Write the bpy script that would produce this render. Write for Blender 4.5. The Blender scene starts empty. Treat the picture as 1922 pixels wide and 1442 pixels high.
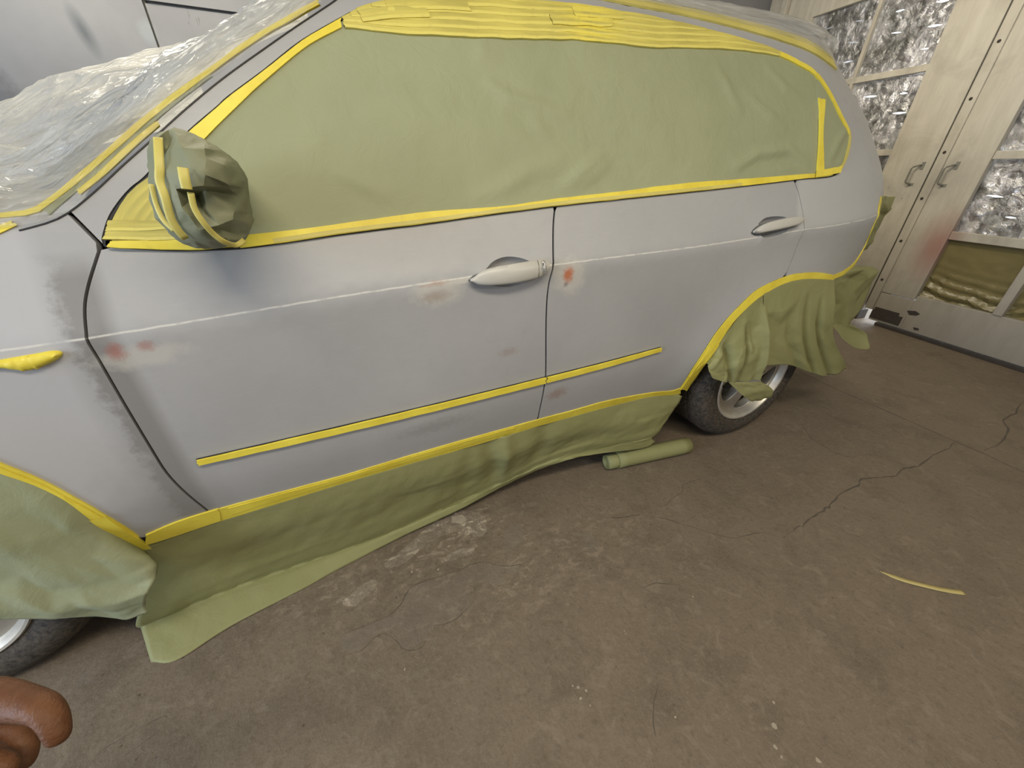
import bpy, bmesh, math, random
from mathutils import Vector, Matrix, noise
from mathutils.geometry import delaunay_2d_cdt

random.seed(7)
SC = bpy.context.scene
COL = SC.collection

# ------------------------------------------------------------------ camera
# metres; x runs along the car towards its tail, y from the camera into the
# room, z up; the front axle is x = 0 and the car's flank is y = 0
cam_data = bpy.data.cameras.new('camera')
cam_data.sensor_fit = 'HORIZONTAL'
cam_data.sensor_width = 36.0
cam_data.lens = 36.0 * 711.0 / 1922.0
cam_data.clip_start = 0.02
cam = bpy.data.objects.new('camera', cam_data)
COL.objects.link(cam)
_a, _p, _r = 0.427, 0.5185, 0.0108
_d = Vector((math.sin(_a)*math.cos(_p), math.cos(_a)*math.cos(_p), -math.sin(_p)))
_r0 = Vector((math.cos(_a), -math.sin(_a), 0)); _u0 = _r0.cross(_d)
_R = math.cos(_r)*_r0 + math.sin(_r)*_u0; _U = -math.sin(_r)*_r0 + math.cos(_r)*_u0
_m = Matrix((( _R.x, _U.x, -_d.x, 1.12), (_R.y, _U.y, -_d.y, -0.99), (_R.z, _U.z, -_d.z, 1.27), (0, 0, 0, 1)))
cam.matrix_world = _m
SC.camera = cam

# ------------------------------------------------------------------ world, lights, exposure
world = bpy.data.worlds.new('world'); SC.world = world
world.use_nodes = True
_bg = world.node_tree.nodes['Background']
_bg.inputs[0].default_value = (0.86, 0.93, 1.0, 1)
_bg.inputs[1].default_value = 6.0

def area(name, loc, target, sx, sy, power, color):
    l = bpy.data.lights.new(name, 'AREA'); l.shape = 'RECTANGLE'; l.size = sx; l.size_y = sy
    l.energy = power; l.color = color
    o = bpy.data.objects.new(name, l); COL.objects.link(o)
    o.location = loc
    o.rotation_euler = (Vector(target) - Vector(loc)).to_track_quat('-Z', 'Y').to_euler()
    return o
area('daylight_doorway', (-3.2, -1.0, 1.5), (1.2, -0.2, 0.9), 2.6, 2.3, 178, (0.70, 0.82, 1.0))
area('ceiling_tube', (1.2, -1.5, 2.85), (1.3, -0.9, 0), 2.2, 0.35, 44, (1.0, 0.89, 0.70))
area('ceiling_tube', (3.9, 1.3, 2.9), (5.6, 1.5, 1.2), 1.6, 0.35, 34, (1.0, 0.90, 0.70))
area('wall_lamp', (3.1, -2.5, 2.5), (2.9, 0.0, 0.95), 1.4, 0.5, 18, (1.0, 0.92, 0.78))  # added fill light, unseen, to brighten the car's rear flank
area('ceiling_tube', (0.5, 2.2, 2.85), (0.4, 1.9, 0), 2.4, 0.30, 48, (1.0, 0.92, 0.74))

SC.view_settings.view_transform = 'Standard'
SC.view_settings.look = 'None'
SC.view_settings.gamma = 1.0
SC.view_settings.use_curve_mapping = False
SC.view_settings.exposure = 0.2

# ------------------------------------------------------------------ material helpers
class NT:
    def __init__(self, name):
        m = bpy.data.materials.new(name); m.use_nodes = True
        self.m = m; self.t = m.node_tree; self.n = self.t.nodes; self.l = self.t.links
        self.bsdf = self.n['Principled BSDF']; self.out = self.n['Material Output']
        self._co = None
    def put(self, sock, v):
        if hasattr(v, 'is_output'): self.l.new(v, sock)
        else:
            if isinstance(v, tuple) and len(v) == 3 and sock.type == 'RGBA': v = v + (1,)
            sock.default_value = v
    def node(self, kind, **props):
        n = self.n.new(kind)
        for k, v in props.items(): setattr(n, k, v)
        return n
    def coord(self, which='Object'):
        if self._co is None: self._co = self.node('ShaderNodeTexCoord')
        return self._co.outputs[which]
    def mapping(self, vec, scale=(1, 1, 1), loc=(0, 0, 0), rot=(0, 0, 0)):
        n = self.node('ShaderNodeMapping'); self.put(n.inputs[0], vec)
        n.inputs['Scale'].default_value = scale; n.inputs['Location'].default_value = loc
        n.inputs['Rotation'].default_value = rot
        return n.outputs[0]
    def noise(self, vec, scale, detail=4, rough=0.55, dist=0.0):
        n = self.node('ShaderNodeTexNoise'); self.put(n.inputs['Vector'], vec)
        n.inputs['Scale'].default_value = scale; n.inputs['Detail'].default_value = detail
        n.inputs['Roughness'].default_value = rough; n.inputs['Distortion'].default_value = dist
        return n.outputs[0]
    def voro(self, vec, scale, feature='F1'):
        n = self.node('ShaderNodeTexVoronoi', feature=feature); self.put(n.inputs['Vector'], vec)
        n.inputs['Scale'].default_value = scale
        return n.outputs['Distance']
    def math(self, op, a, b=0.0, clamp=False):
        n = self.node('ShaderNodeMath', operation=op, use_clamp=clamp)
        self.put(n.inputs[0], a); self.put(n.inputs[1], b)
        return n.outputs[0]
    def ramp(self, v, lo, hi):
        n = self.node('ShaderNodeMapRange', clamp=True); self.put(n.inputs[0], v)
        n.inputs[1].default_value = lo; n.inputs[2].default_value = hi
        n.inputs[3].default_value = 0; n.inputs[4].default_value = 1
        return n.outputs[0]
    def mix(self, f, a, b):
        n = self.node('ShaderNodeMix', data_type='RGBA'); self.put(n.inputs[0], f)
        self.put(n.inputs[6], a); self.put(n.inputs[7], b)
        return n.outputs[2]
    def spot(self, sx, sy, cx, cy, rx, ry, soft, nz=None, amt=0.0):
        """soft ellipse of 1 inside, 0 outside, its rim broken up by a noise"""
        dx = self.math('DIVIDE', self.math('SUBTRACT', sx, cx), rx)
        dy = self.math('DIVIDE', self.math('SUBTRACT', sy, cy), ry)
        d = self.math('SQRT', self.math('ADD', self.math('MULTIPLY', dx, dx), self.math('MULTIPLY', dy, dy)))
        if nz is not None:
            d = self.math('ADD', d, self.math('MULTIPLY', self.math('SUBTRACT', nz, 0.5), amt))
        return self.ramp(d, 1.0 + soft, 1.0 - soft)
    def bump(self, h, strength=0.3, dist=0.01):
        n = self.node('ShaderNodeBump'); n.inputs['Strength'].default_value = strength
        n.inputs['Distance'].default_value = dist; self.put(n.inputs['Height'], h)
        self.l.new(n.outputs[0], self.bsdf.inputs['Normal'])
    def set(self, color=None, rough=None, metal=None, **kw):
        if color is not None: self.put(self.bsdf.inputs['Base Color'], color)
        if rough is not None: self.put(self.bsdf.inputs['Roughness'], rough)
        if metal is not None: self.put(self.bsdf.inputs['Metallic'], metal)
        for k, v in kw.items(): self.put(self.bsdf.inputs[k.replace('_', ' ')], v)
        return self.m

def plain(name, color, rough=0.5, metal=0.0, var=0.12, scale=12, bump=0.0):
    t = NT(name); c = t.coord()
    n = t.noise(c, scale, 5)
    t.set(t.mix(n, tuple(x*(1-var) for x in color), tuple(min(1, x*(1+var)) for x in color)), rough, metal)
    if bump: t.bump(n, bump, 0.01)
    return t.m

def uvsep(t):
    s = t.node('ShaderNodeSeparateXYZ'); t.put(s.inputs[0], t.coord('UV'))
    return s.outputs[0], s.outputs[1]

def make_paint():
    # sanded grey primer; UV x = place along the car, UV y = height over the crease
    t = NT('sanded_grey_paint'); u, v = uvsep(t); uv = t.coord('UV')
    n1 = t.noise(uv, 2.2, 4); n2 = t.noise(uv, 28, 5, 0.65); n3 = t.noise(t.mapping(uv, (6, 40, 1)), 3, 4)
    col = t.mix(t.ramp(n1, 0.3, 0.7), (0.355, 0.355, 0.360), (0.405, 0.405, 0.410))
    col = t.mix(t.math('MULTIPLY', t.ramp(n2, 0.52, 0.72), 0.16), col, (0.30, 0.30, 0.30))
    col = t.mix(t.math('MULTIPLY', t.ramp(n3, 0.55, 0.75), 0.14), col, (0.50, 0.50, 0.50))
    n4 = t.noise(uv, 70, 5, .7)
    S = lambda *a: t.spot(u, v, *a, n2, 1.6)
    # glossier fender coat ahead of the sanded band, lightened to paint in daylight glare
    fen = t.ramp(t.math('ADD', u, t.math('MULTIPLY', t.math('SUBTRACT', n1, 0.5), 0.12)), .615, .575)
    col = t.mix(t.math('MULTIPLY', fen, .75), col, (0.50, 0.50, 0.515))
    # dull band sanded along the fender's rear edge
    band = t.math('MULTIPLY', t.ramp(t.math('ADD', u, t.math('MULTIPLY', t.math('SUBTRACT', n2, 0.5), 0.10)), 0.592, 0.618),
                  t.math('MULTIPLY', t.ramp(u, 0.69, 0.66), t.ramp(v, .16, .11)))
    col = t.mix(t.math('MULTIPLY', band, 0.75), col, (0.205, 0.198, 0.190))
    low = t.spot(u, v, 0.60, -0.52, 0.09, 0.20, 0.6, n2, 0.8)
    col = t.mix(t.math('MULTIPLY', low, 0.5), col, (0.25, 0.24, 0.235))
    # lighter filler on the quarter panel above the crease
    q = t.math('MULTIPLY', t.ramp(t.math('SUBTRACT', u, t.math('MULTIPLY', v, 0.12)), 2.79, 2.81), t.ramp(v, 0.0, 0.012))
    q = t.math('MULTIPLY', q, t.ramp(v, 0.36, 0.18))
    col = t.mix(t.math('MULTIPLY', q, 0.5), col, (0.53, 0.54, 0.54))
    # pale primer rings, then rubbed-through reddish metal in them
    for (cx, cy, rx, ry, f) in ((1.765, -0.040, .050, .050, .55), (1.352, -0.028, .062, .034, .5), (0.70, -0.055, .075, .022, .5),
                                (1.43, -0.005, .05, .008, .6)):
        col = t.mix(t.math('MULTIPLY', S(cx, cy, rx, ry, .35), f), col, (0.58, 0.56, 0.50))
    for (cx, cy, rx, ry, f, c) in ((1.757, -0.034, .016, .020, .9, (0.50, 0.15, 0.06)), (1.752, -0.062, .006, .008, .6, (0.16, 0.15, 0.14)),
                                   (1.345, -0.036, .032, .014, .5, (0.30, 0.22, 0.17)), (1.350, -0.002, .03, .006, .45, (0.45, 0.25, 0.18)),
                                   (0.664, -0.035, .013, .016, .7, (0.36, 0.13, 0.10)), (0.715, -0.033, .014, .010, .55, (0.36, 0.15, 0.12)),
                                   (1.76, -0.465, .035, .020, .55, (0.27, 0.17, 0.13)), (1.304, -0.46, .10, .022, .4, (0.22, 0.21, 0.20)),
                                   (1.56, -0.25, .03, .012, .4, (0.27, 0.20, 0.16))):
        col = t.mix(t.math('MULTIPLY', t.spot(u, v, cx, cy, rx, ry, .6, n4, 2.6), f), col, c)
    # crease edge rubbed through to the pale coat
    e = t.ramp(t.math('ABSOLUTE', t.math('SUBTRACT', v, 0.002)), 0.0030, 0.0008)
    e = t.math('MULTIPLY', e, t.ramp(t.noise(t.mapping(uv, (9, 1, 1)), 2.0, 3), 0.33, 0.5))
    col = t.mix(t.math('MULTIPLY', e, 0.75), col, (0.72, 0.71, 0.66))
    # a few dark specks on the rear door
    sp = t.ramp(t.voro(uv, 42), 0.05, 0.03)
    sp = t.math('MULTIPLY', sp, t.spot(u, v, 1.83, 0.10, .10, .05, .4))
    col = t.mix(sp, col, (0.08, 0.08, 0.08))
    rg = t.math('SUBTRACT', t.math('ADD', 0.36, t.math('MULTIPLY', n2, 0.16)), t.math('MULTIPLY', fen, .12))
    t.set(col, rg, 0.0)
    t.put(t.bsdf.inputs['Specular IOR Level'], 0.55)
    t.bump(n2, 0.04, 0.004)
    return t.m

def make_tape():
    t = NT('yellow_masking_tape'); c = t.coord()
    n = t.noise(c, 60, 4); n2 = t.noise(c, 9, 3)
    col = t.mix(t.ramp(n2, .3, .7), (0.72, 0.57, 0.045), (0.86, 0.73, 0.085))
    col = t.mix(t.math('MULTIPLY', t.ramp(n, .55, .75), .35), col, (0.55, 0.46, 0.09))
    t.set(col, 0.48); t.bump(n, 0.12, 0.002)
    return t.m

def make_tape_thin():
    # a single layer of tape lets the green paper show through
    t = NT('single_layer_masking_tape'); c = t.coord()
    n = t.noise(c, 60, 4); n2 = t.noise(c, 7, 3)
    col = t.mix(t.ramp(n2, .3, .7), (0.53, 0.46, 0.11), (0.66, 0.57, 0.16))
    col = t.mix(t.math('MULTIPLY', t.ramp(n, .55, .75), .35), col, (0.46, 0.42, 0.12))
    t.set(col, 0.5); t.bump(n, 0.12, 0.002)
    return t.m

def make_tape_row():
    # UV y runs across the strip: the lapped lower quarter is double and brighter
    t = NT('lapped_masking_tape'); u, v = uvsep(t); c = t.coord()
    n = t.noise(c, 60, 4); n2 = t.noise(t.mapping(t.coord('UV'), (1, .3, 1)), 5, 4)
    col = t.mix(t.ramp(n2, .35, .65), (0.46, 0.40, 0.095), (0.66, 0.57, 0.13))
    lap = t.ramp(t.math('ADD', v, t.math('MULTIPLY', n2, .10)), .40, .30)
    col = t.mix(t.math('MULTIPLY', lap, .75), col, (0.76, 0.67, 0.17))
    edge = t.ramp(v, .93, .99)
    col = t.mix(t.math('MULTIPLY', edge, .4), col, (0.30, 0.28, 0.09))
    mid = t.ramp(t.math('ABSOLUTE', t.math('SUBTRACT', u, 1.93)), .13, .03)
    col = t.mix(t.math('MULTIPLY', t.math('MULTIPLY', mid, t.ramp(n2, .4, .5)), .8), col, (0.80, 0.68, 0.10))
    col = t.mix(t.math('MULTIPLY', t.ramp(n, .55, .75), .25), col, (0.42, 0.38, 0.11))
    t.set(col, .5); t.bump(n, .12, .002)
    return t.m

def make_paper(name, c1, c2):
    t = NT(name); c = t.coord()
    n = t.noise(c, 3, 4); n2 = t.noise(t.mapping(c, (1, 1, 1), rot=(0.3, 0.5, 0.2)), 14, 5, .6, 1.0); n3 = t.noise(c, 220, 2)
    t.set(t.mix(t.ramp(n, .3, .7), c1, c2), 0.62)
    h = t.math('ADD', t.math('MULTIPLY', n2, 1.0), t.math('MULTIPLY', n3, 0.06))
    t.bump(h, 0.22, 0.012)
    t.put(t.bsdf.inputs['Specular IOR Level'], 0.35)
    # thin paper passes a little light
    tr = t.node('ShaderNodeBsdfTranslucent'); t.put(tr.inputs[0], tuple(x*1.1 for x in c2))
    mx = t.node('ShaderNodeMixShader'); mx.inputs[0].default_value = 0.10
    t.l.new(t.bsdf.outputs[0], mx.inputs[1]); t.l.new(tr.outputs[0], mx.inputs[2]); t.l.new(mx.outputs[0], t.out.inputs[0])
    return t.m

def make_film():
    t = NT('clear_plastic_film'); c = t.coord('UV'); u, v = uvsep(t)
    def rid(n, k): return t.math('SUBTRACT', 1.0, t.math('MULTIPLY', t.math('ABSOLUTE', t.math('SUBTRACT', n, 0.5)), k), True)
    w = t.mapping(c, (2.2, 12, 1), rot=(0, 0, .12))
    n = t.noise(w, 1.4, 2, .5, .6); n2 = t.noise(t.mapping(c, (6, 22, 1), rot=(0, 0, -.1)), 1.5, 3, .5, .8)
    f = t.noise(t.mapping(c, (1.5, 8, 1)), 1.2, 3)
    t.set((0.70, 0.70, 0.685), 0.13)
    t.put(t.bsdf.inputs['Specular IOR Level'], 0.9)
    t.bump(t.math('ADD', t.math('MULTIPLY', rid(n, 5.0), .8), t.math('MULTIPLY', rid(n2, 4.0), 0.35)), 0.75, 0.024)
    tl = t.node('ShaderNodeBsdfTranslucent'); tl.inputs[0].default_value = (0.95, 0.94, 0.87, 1)
    m1 = t.node('ShaderNodeMixShader'); m1.inputs[0].default_value = 0.48
    t.l.new(t.bsdf.outputs[0], m1.inputs[1]); t.l.new(tl.outputs[0], m1.inputs[2])
    tp = t.node('ShaderNodeBsdfTransparent'); tp.inputs[0].default_value = (0.96, 0.96, 0.96, 1)
    mx = t.node('ShaderNodeMixShader')
    # taut single layer along its taped edge, gathered layers further in
    op = t.math('ADD', .20, t.math('MULTIPLY', t.ramp(v, .02, .22), .26))
    # bright highlight streaks painted in as whiter, more opaque pleats
    st = t.math('MULTIPLY', t.ramp(rid(n, 5.0), .62, .98), .30)
    st = t.math('ADD', st, t.math('MULTIPLY', t.ramp(rid(n2, 6.0), .70, .98), .22))
    st = t.math('MULTIPLY', st, t.ramp(v, .03, .16))
    t.put(mx.inputs[0], t.math('ADD', t.math('ADD', op, st), t.math('MULTIPLY', f, 0.26), True))
    t.l.new(tp.outputs[0], mx.inputs[1]); t.l.new(m1.outputs[0], mx.inputs[2]); t.l.new(mx.outputs[0], t.out.inputs[0])
    return t.m

def make_floor(name, base, dark, pale):
    t = NT(name); c = t.coord()
    a = t.noise(c, 0.9, 4); b = t.noise(c, 5, 7, .65, .4); d = t.noise(c, 45, 6, .7); g = t.noise(c, 16, 4, .6, 1.2)
    col = t.mix(t.ramp(a, .32, .68), base, tuple(x*1.12 for x in base))
    col = t.mix(t.math('MULTIPLY', t.ramp(b, .48, .70), .42), col, dark)
    col = t.mix(t.math('MULTIPLY', t.ramp(g, .54, .70), .45), col, pale)
    col = t.mix(t.math('MULTIPLY', t.ramp(d, .52, .72), .50), col, dark)
    fine = t.noise(c, 120, 5, .75, .5)
    col = t.mix(t.math('MULTIPLY', t.ramp(fine, .50, .68), .40), col, pale)
    # flaked, lime-pale coat in a streak beside the car
    sp = t.node('ShaderNodeSeparateXYZ'); t.put(sp.inputs[0], c); px, py = sp.outputs[0], sp.outputs[1]
    fl = t.noise(t.mapping(c, (1, 1.6, 1)), 17, 7, .68, 1.1)
    zone = t.math('MAXIMUM', t.spot(px, py, 1.38, .05, .16, .12, .7), t.math('MULTIPLY', t.spot(px, py, 1.10, -.05, .36, .10, .8), .75))
    zone = t.math('MAXIMUM', zone, t.math('MULTIPLY', t.spot(px, py, 1.5, -.22, .5, .16, .8), .55))
    col = t.mix(t.math('MULTIPLY', t.ramp(fl, .56, .60), t.math('MULTIPLY', zone, .62)), col, tuple(min(1, x*1.45) for x in pale))
    col = t.mix(t.math('MULTIPLY', t.ramp(fl, .47, .43), t.math('MULTIPLY', zone, .45)), col, dark)
    pit = t.ramp(t.voro(c, 23), .10, .05)
    pit = t.math('MULTIPLY', pit, t.ramp(t.noise(c, 3.1, 2), .52, .6))
    col = t.mix(t.math('MULTIPLY', pit, .6), col, tuple(x*.35 for x in dark))
    t.set(col, t.math('ADD', .62, t.math('MULTIPLY', b, .2)))
    t.bump(t.math('ADD', t.math('MULTIPLY', b, .6), t.math('MULTIPLY', d, .45)), .6, .014)
    t.put(t.bsdf.inputs['Specular IOR Level'], 0.3)
    return t.m

def make_white_wood():
    t = NT('dirty_white_painted_wood'); c = t.coord()
    n = t.noise(t.mapping(c, (8, 8, 1.2)), 2.2, 6, .65); m = t.noise(c, 3.0, 5, .6, .6); s = t.noise(c, 40, 4)
    col = t.mix(t.ramp(n, .35, .7), (0.58, 0.54, 0.45), (0.47, 0.43, 0.35))
    col = t.mix(t.math('MULTIPLY', t.ramp(m, .50, .70), .55), col, (0.30, 0.27, 0.22))
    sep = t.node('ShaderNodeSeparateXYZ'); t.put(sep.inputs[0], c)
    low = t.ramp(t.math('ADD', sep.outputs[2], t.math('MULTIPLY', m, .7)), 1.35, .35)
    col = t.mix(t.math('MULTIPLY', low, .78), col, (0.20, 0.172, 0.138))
    # worn dark grease round the two pulls and a soft red patch on the right leaf
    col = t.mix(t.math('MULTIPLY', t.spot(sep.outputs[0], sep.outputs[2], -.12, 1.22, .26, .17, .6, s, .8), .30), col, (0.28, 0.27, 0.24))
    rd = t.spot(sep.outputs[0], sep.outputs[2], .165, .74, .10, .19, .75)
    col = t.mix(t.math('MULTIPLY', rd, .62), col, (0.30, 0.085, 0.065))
    pk = t.ramp(t.voro(t.mapping(c, (1, 1, .6)), 9), .06, .02)
    col = t.mix(t.math('MULTIPLY', pk, .7), col, (0.13, 0.12, 0.10))
    t.set(col, .55); t.bump(n, .15, .006)
    return t.m

def make_foil():
    t = NT('crinkled_silver_foil'); c = t.coord()
    n = t.noise(t.mapping(c, (1, 1, 1)), 11, 6, .62, 1.6); b = t.noise(c, 4.5, 4, .6, .8)
    v = t.voro(c, 16, 'SMOOTH_F1')
    col = t.mix(t.ramp(b, .35, .65), (0.30, 0.30, 0.28), (0.95, 0.94, 0.98))
    t.set(col, .26, .85)
    t.bump(t.math('ADD', n, t.math('MULTIPLY', v, .8)), .9, .035)
    return t.m

def make_wall():
    t = NT('overspray_grey_wall'); c = t.coord()
    sep = t.node('ShaderNodeSeparateXYZ'); t.put(sep.inputs[0], c); x, z = sep.outputs[0], sep.outputs[2]
    n = t.noise(c, 1.4, 5, .6); s = t.noise(c, 16, 5, .65)
    col = t.mix(t.ramp(n, .3, .7), (0.190, 0.190, 0.198), (0.255, 0.255, 0.264))
    xs = t.math('ADD', x, t.math('MULTIPLY', t.math('SUBTRACT', z, 1.99), .18))
    col = t.mix(t.math('MULTIPLY', t.spot(xs, z, -.045, 1.99, .030, .085, .75), .9), col, (0.10, 0.11, 0.12))
    col = t.mix(t.math('MULTIPLY', t.spot(x, z, .285, 2.02, .042, .060, .4, s, 1.0), .8), col, (0.27, 0.29, 0.30))
    col = t.mix(t.math('MULTIPLY', t.spot(x, z, -.62, 1.52, .17, .22, .35, s, 1.2), .85), col, (0.07, 0.07, 0.075))
    col = t.mix(t.math('MULTIPLY', t.spot(x, z, -.25, 1.60, .45, .16, .8, s, .5), .45), col, (0.20, 0.19, 0.18))
    dr = t.math('MULTIPLY', t.ramp(t.noise(t.mapping(c, (22, 1, 3.5)), 2.4, 3), .62, .68), t.spot(x, z, .66, 2.09, .16, .07, .5))
    col = t.mix(t.math('MULTIPLY', dr, .85), col, (0.09, 0.09, 0.09))
    t.set(col, .5); t.bump(s, .1, .004)
    return t.m

def make_tyre():
    t = NT('dusty_black_rubber'); c = t.coord()
    n = t.noise(c, 70, 6, .75, .3)
    t.set(t.mix(t.ramp(n, .36, .66), (0.016, 0.015, 0.013), (0.115, 0.094, 0.070)), .75)
    t.bump(n, .25, .006)
    return t.m

def make_skin():
    t = NT('skin'); c = t.coord(); n = t.noise(c, 60, 5)
    t.set(t.mix(t.ramp(n, .35, .7), (0.100, 0.042, 0.019), (0.150, 0.068, 0.034)), .52)
    t.put(t.bsdf.inputs['Specular IOR Level'], .18)
    wr = t.noise(t.mapping(c, (60, 25, 90), rot=(.3, .5, .8)), 2.2, 4, .6, 1.2)
    t.bump(t.math('ADD', wr, t.math('MULTIPLY', t.noise(c, 260, 4), .5)), .35, .004)
    return t.m

M = {
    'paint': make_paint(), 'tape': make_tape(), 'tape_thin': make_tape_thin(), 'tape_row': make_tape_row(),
    'paper': make_paper('green_masking_paper', (0.325, 0.348, 0.208), (0.368, 0.390, 0.238)),
    'fresh': make_paper('fresh_green_masking_paper', (0.275, 0.274, 0.118), (0.315, 0.312, 0.142)),
    'film': make_film(),
    'floor': make_floor('brown_grey_concrete', (0.166, 0.130, 0.092), (0.086, 0.066, 0.046), (0.252, 0.210, 0.154)),
    'crack': plain('crack_shadow', (0.088, 0.072, 0.054), .9, var=.3, scale=40),
    'old_coat': make_floor('smooth_old_floor_coat', (0.168, 0.137, 0.103), (0.112, 0.090, 0.068), (0.21, 0.175, 0.132)),
    'lime': make_floor('flaked_pale_concrete', (0.205, 0.168, 0.124), (0.110, 0.088, 0.066), (0.42, 0.37, 0.29)),
    'chip': plain('white_paint_chip', (0.33, 0.285, 0.215), .7, var=.35, scale=60),
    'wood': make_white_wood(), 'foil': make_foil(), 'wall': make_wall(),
    'poly': plain('yellowed_plastic_sheet', (0.20, 0.165, 0.070), .32, var=.25, scale=6, bump=.5),
    'dark': plain('black_underside', (0.010, 0.010, 0.011), .8),
    'seal': plain('black_seal', (0.014, 0.014, 0.015), .5),
    'glass': plain('tinted_glass', (0.02, 0.022, 0.024), .08),
    'tyre': make_tyre(),
    'alloy': plain('brake_dusted_alloy', (0.62, 0.58, 0.50), .38, .55, var=.16, scale=30),
    'alloy_dark': plain('dark_inner_alloy', (0.13, 0.12, 0.10), .5, .6, var=.3, scale=20),
    'steel': plain('brake_disc_steel', (0.10, 0.095, 0.09), .5, .8),
    'lockm': plain('lock_metal', (0.45, 0.45, 0.44), .35, .4),
    'iron': plain('painted_over_iron', (0.20, 0.195, 0.165), .55, var=.3, scale=30),
    'rot': plain('dark_rotten_wood', (0.045, 0.036, 0.028), .85, var=.4, scale=20, bump=.4),
    'ceil': plain('grey_ceiling', (0.42, 0.40, 0.36), .8),
    'skin': make_skin(),
}

# ------------------------------------------------------------------ geometry helpers
def pchip(xs, ys):
    h = [xs[i+1]-xs[i] for i in range(len(xs)-1)]
    d = [(ys[i+1]-ys[i])/h[i] for i in range(len(h))]
    m = [d[0]] + [0.0]*(len(xs)-2) + [d[-1]]
    for i in range(1, len(xs)-1):
        if d[i-1]*d[i] > 0:
            w1, w2 = 2*h[i]+h[i-1], h[i]+2*h[i-1]
            m[i] = (w1+w2)/(w1/d[i-1]+w2/d[i])
    def f(x):
        x = min(max(x, xs[0]), xs[-1]); i = 0
        while i < len(h)-1 and x > xs[i+1]: i += 1
        t = (x-xs[i])/h[i]
        return (2*t**3-3*t*t+1)*ys[i]+(t**3-2*t*t+t)*h[i]*m[i]+(3*t*t-2*t**3)*ys[i+1]+(t**3-t*t)*h[i]*m[i+1]
    return f

# flank of the car: inset of the section against height over the crease line,
# height of the crease line along the car, x of the tail against height
section = pchip([-.85, -.65, -.57, -.40, -.2, -.05, 0, .010, .06, .13, .17, .40, .56, .64, .70, .74, .77],
                [.12, .065, .040, .011, .007, .004, .002, .008, .032, .062, .078, .165, .245, .295, .36, .44, .53])
crease_z = pchip([-1.2, .5, 1.19, 1.7, 2.26, 2.85, 3.4, 4.2], [.93, .957, .997, 1.02, 1.036, 1.067, 1.105, 1.14])
tail_x = pchip([.2, .5, .8, 1.05, 1.2, 1.45, 1.65, 1.80], [4.0, 4.06, 4.08, 4.08, 4.08, 3.83, 3.47, 3.27])
S0, NN = 2.85, 2.6

def surf(s, z):
    y0 = section(z-crease_z(s))
    x, yt = s, 0.0
    if s > S0:
        th = min((s-S0)/1.5, 1)*math.pi/2
        x = S0 + (tail_x(z)-S0)*math.sin(th)**(2/NN)
        yt = (.95-.8*y0)*(1-max(math.cos(th), 1e-9)**(2/NN))
    f = max(.45-s, 0)
    fl = math.exp(-((math.hypot(x-2.933, z-.365)-.5)/.11)**2) + math.exp(-((math.hypot(x, z-.365)-.5)/.11)**2)
    fl *= min(max((z-.25)/.3, 0), 1)
    return Vector((x, y0+yt+.10*f*f-.022*fl, z))

def nrm(s, z):
    e = 2e-3
    n = (surf(s+e, z)-surf(s-e, z)).cross(surf(s, z+e)-surf(s, z-e))
    return n.normalized()      # x cross z = -y : out of the car

def on(s, z, lift=0.0):
    return surf(s, z) + nrm(s, z)*lift

def dist2(a, b): return math.hypot(a[0]-b[0], a[1]-b[1])

def spline(pts, per=6):
    """Catmull-Rom through points of any dimension"""
    P = [Vector(p) for p in pts]; out = []
    for i in range(len(P)-1):
        p0 = P[i-1] if i else P[0]*2-P[1]
        p3 = P[i+2] if i+2 < len(P) else P[-1]*2-P[-2]
        for k in range(per):
            t = k/per
            out.append(.5*((2*P[i])+(P[i+1]-p0)*t+(2*p0-5*P[i]+4*P[i+1]-p3)*t*t+(3*P[i]-p0-3*P[i+1]+p3)*t**3))
    return out+[P[-1]]

def resample(pts, n):
    P = [Vector(p) for p in pts]
    L = [0.0]
    for i in range(1, len(P)): L.append(L[-1]+(P[i]-P[i-1]).length)
    out = []; j = 0
    for k in range(n):
        d = L[-1]*k/(n-1)
        while j < len(P)-2 and L[j+1] < d: j += 1
        t = (d-L[j])/max(L[j+1]-L[j], 1e-9)
        out.append(P[j].lerp(P[j+1], min(max(t, 0), 1)))
    return out

def length(pts): return sum((Vector(pts[i+1])-Vector(pts[i])).length for i in range(len(pts)-1))

def shift(line, d):
    """polyline in the (s,z) plane moved sideways by d (to its left)"""
    out = []
    for i, p in enumerate(line):
        a = line[max(i-1, 0)]; b = line[min(i+1, len(line)-1)]
        t = (b[0]-a[0], b[1]-a[1]); l = math.hypot(*t) or 1
        out.append((p[0]-t[1]/l*d, p[1]+t[0]/l*d))
    return out

def inside(p, poly):
    x, y = p; c = False; n = len(poly); j = n-1
    for i in range(n):
        xi, yi = poly[i]; xj, yj = poly[j]
        if (yi > y) != (yj > y) and x < (xj-xi)*(y-yi)/(yj-yi)+xi: c = not c
        j = i
    return c

def new_obj(name, me, mat=None, parent=None):
    o = bpy.data.objects.new(name, me); COL.objects.link(o)
    if mat is not None and not me.materials: me.materials.append(mat)
    if parent is not None: o.parent = parent
    return o

def mesh_from(verts, faces, smooth=True, uvs=None, angle=40):
    me = bpy.data.meshes.new('mesh'); me.from_pydata([tuple(v) for v in verts], [], faces); me.update()
    if uvs is not None:
        lay = me.uv_layers.new(name='UVMap')
        for l in me.loops: lay.data[l.index].uv = uvs[l.vertex_index]
    if smooth:
        for p in me.polygons: p.use_smooth = True
        me.set_sharp_from_angle(angle=math.radians(angle))
    return me

def tag(o, label, cat, group=None, kind=None):
    o['label'] = label; o['category'] = cat
    if group: o['group'] = group
    if kind: o['kind'] = kind
    return o

def structure(o, label=None):
    o['kind'] = 'structure'
    if label: o['label'] = label; o['category'] = o.name.split('_')[0]
    return o

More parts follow.
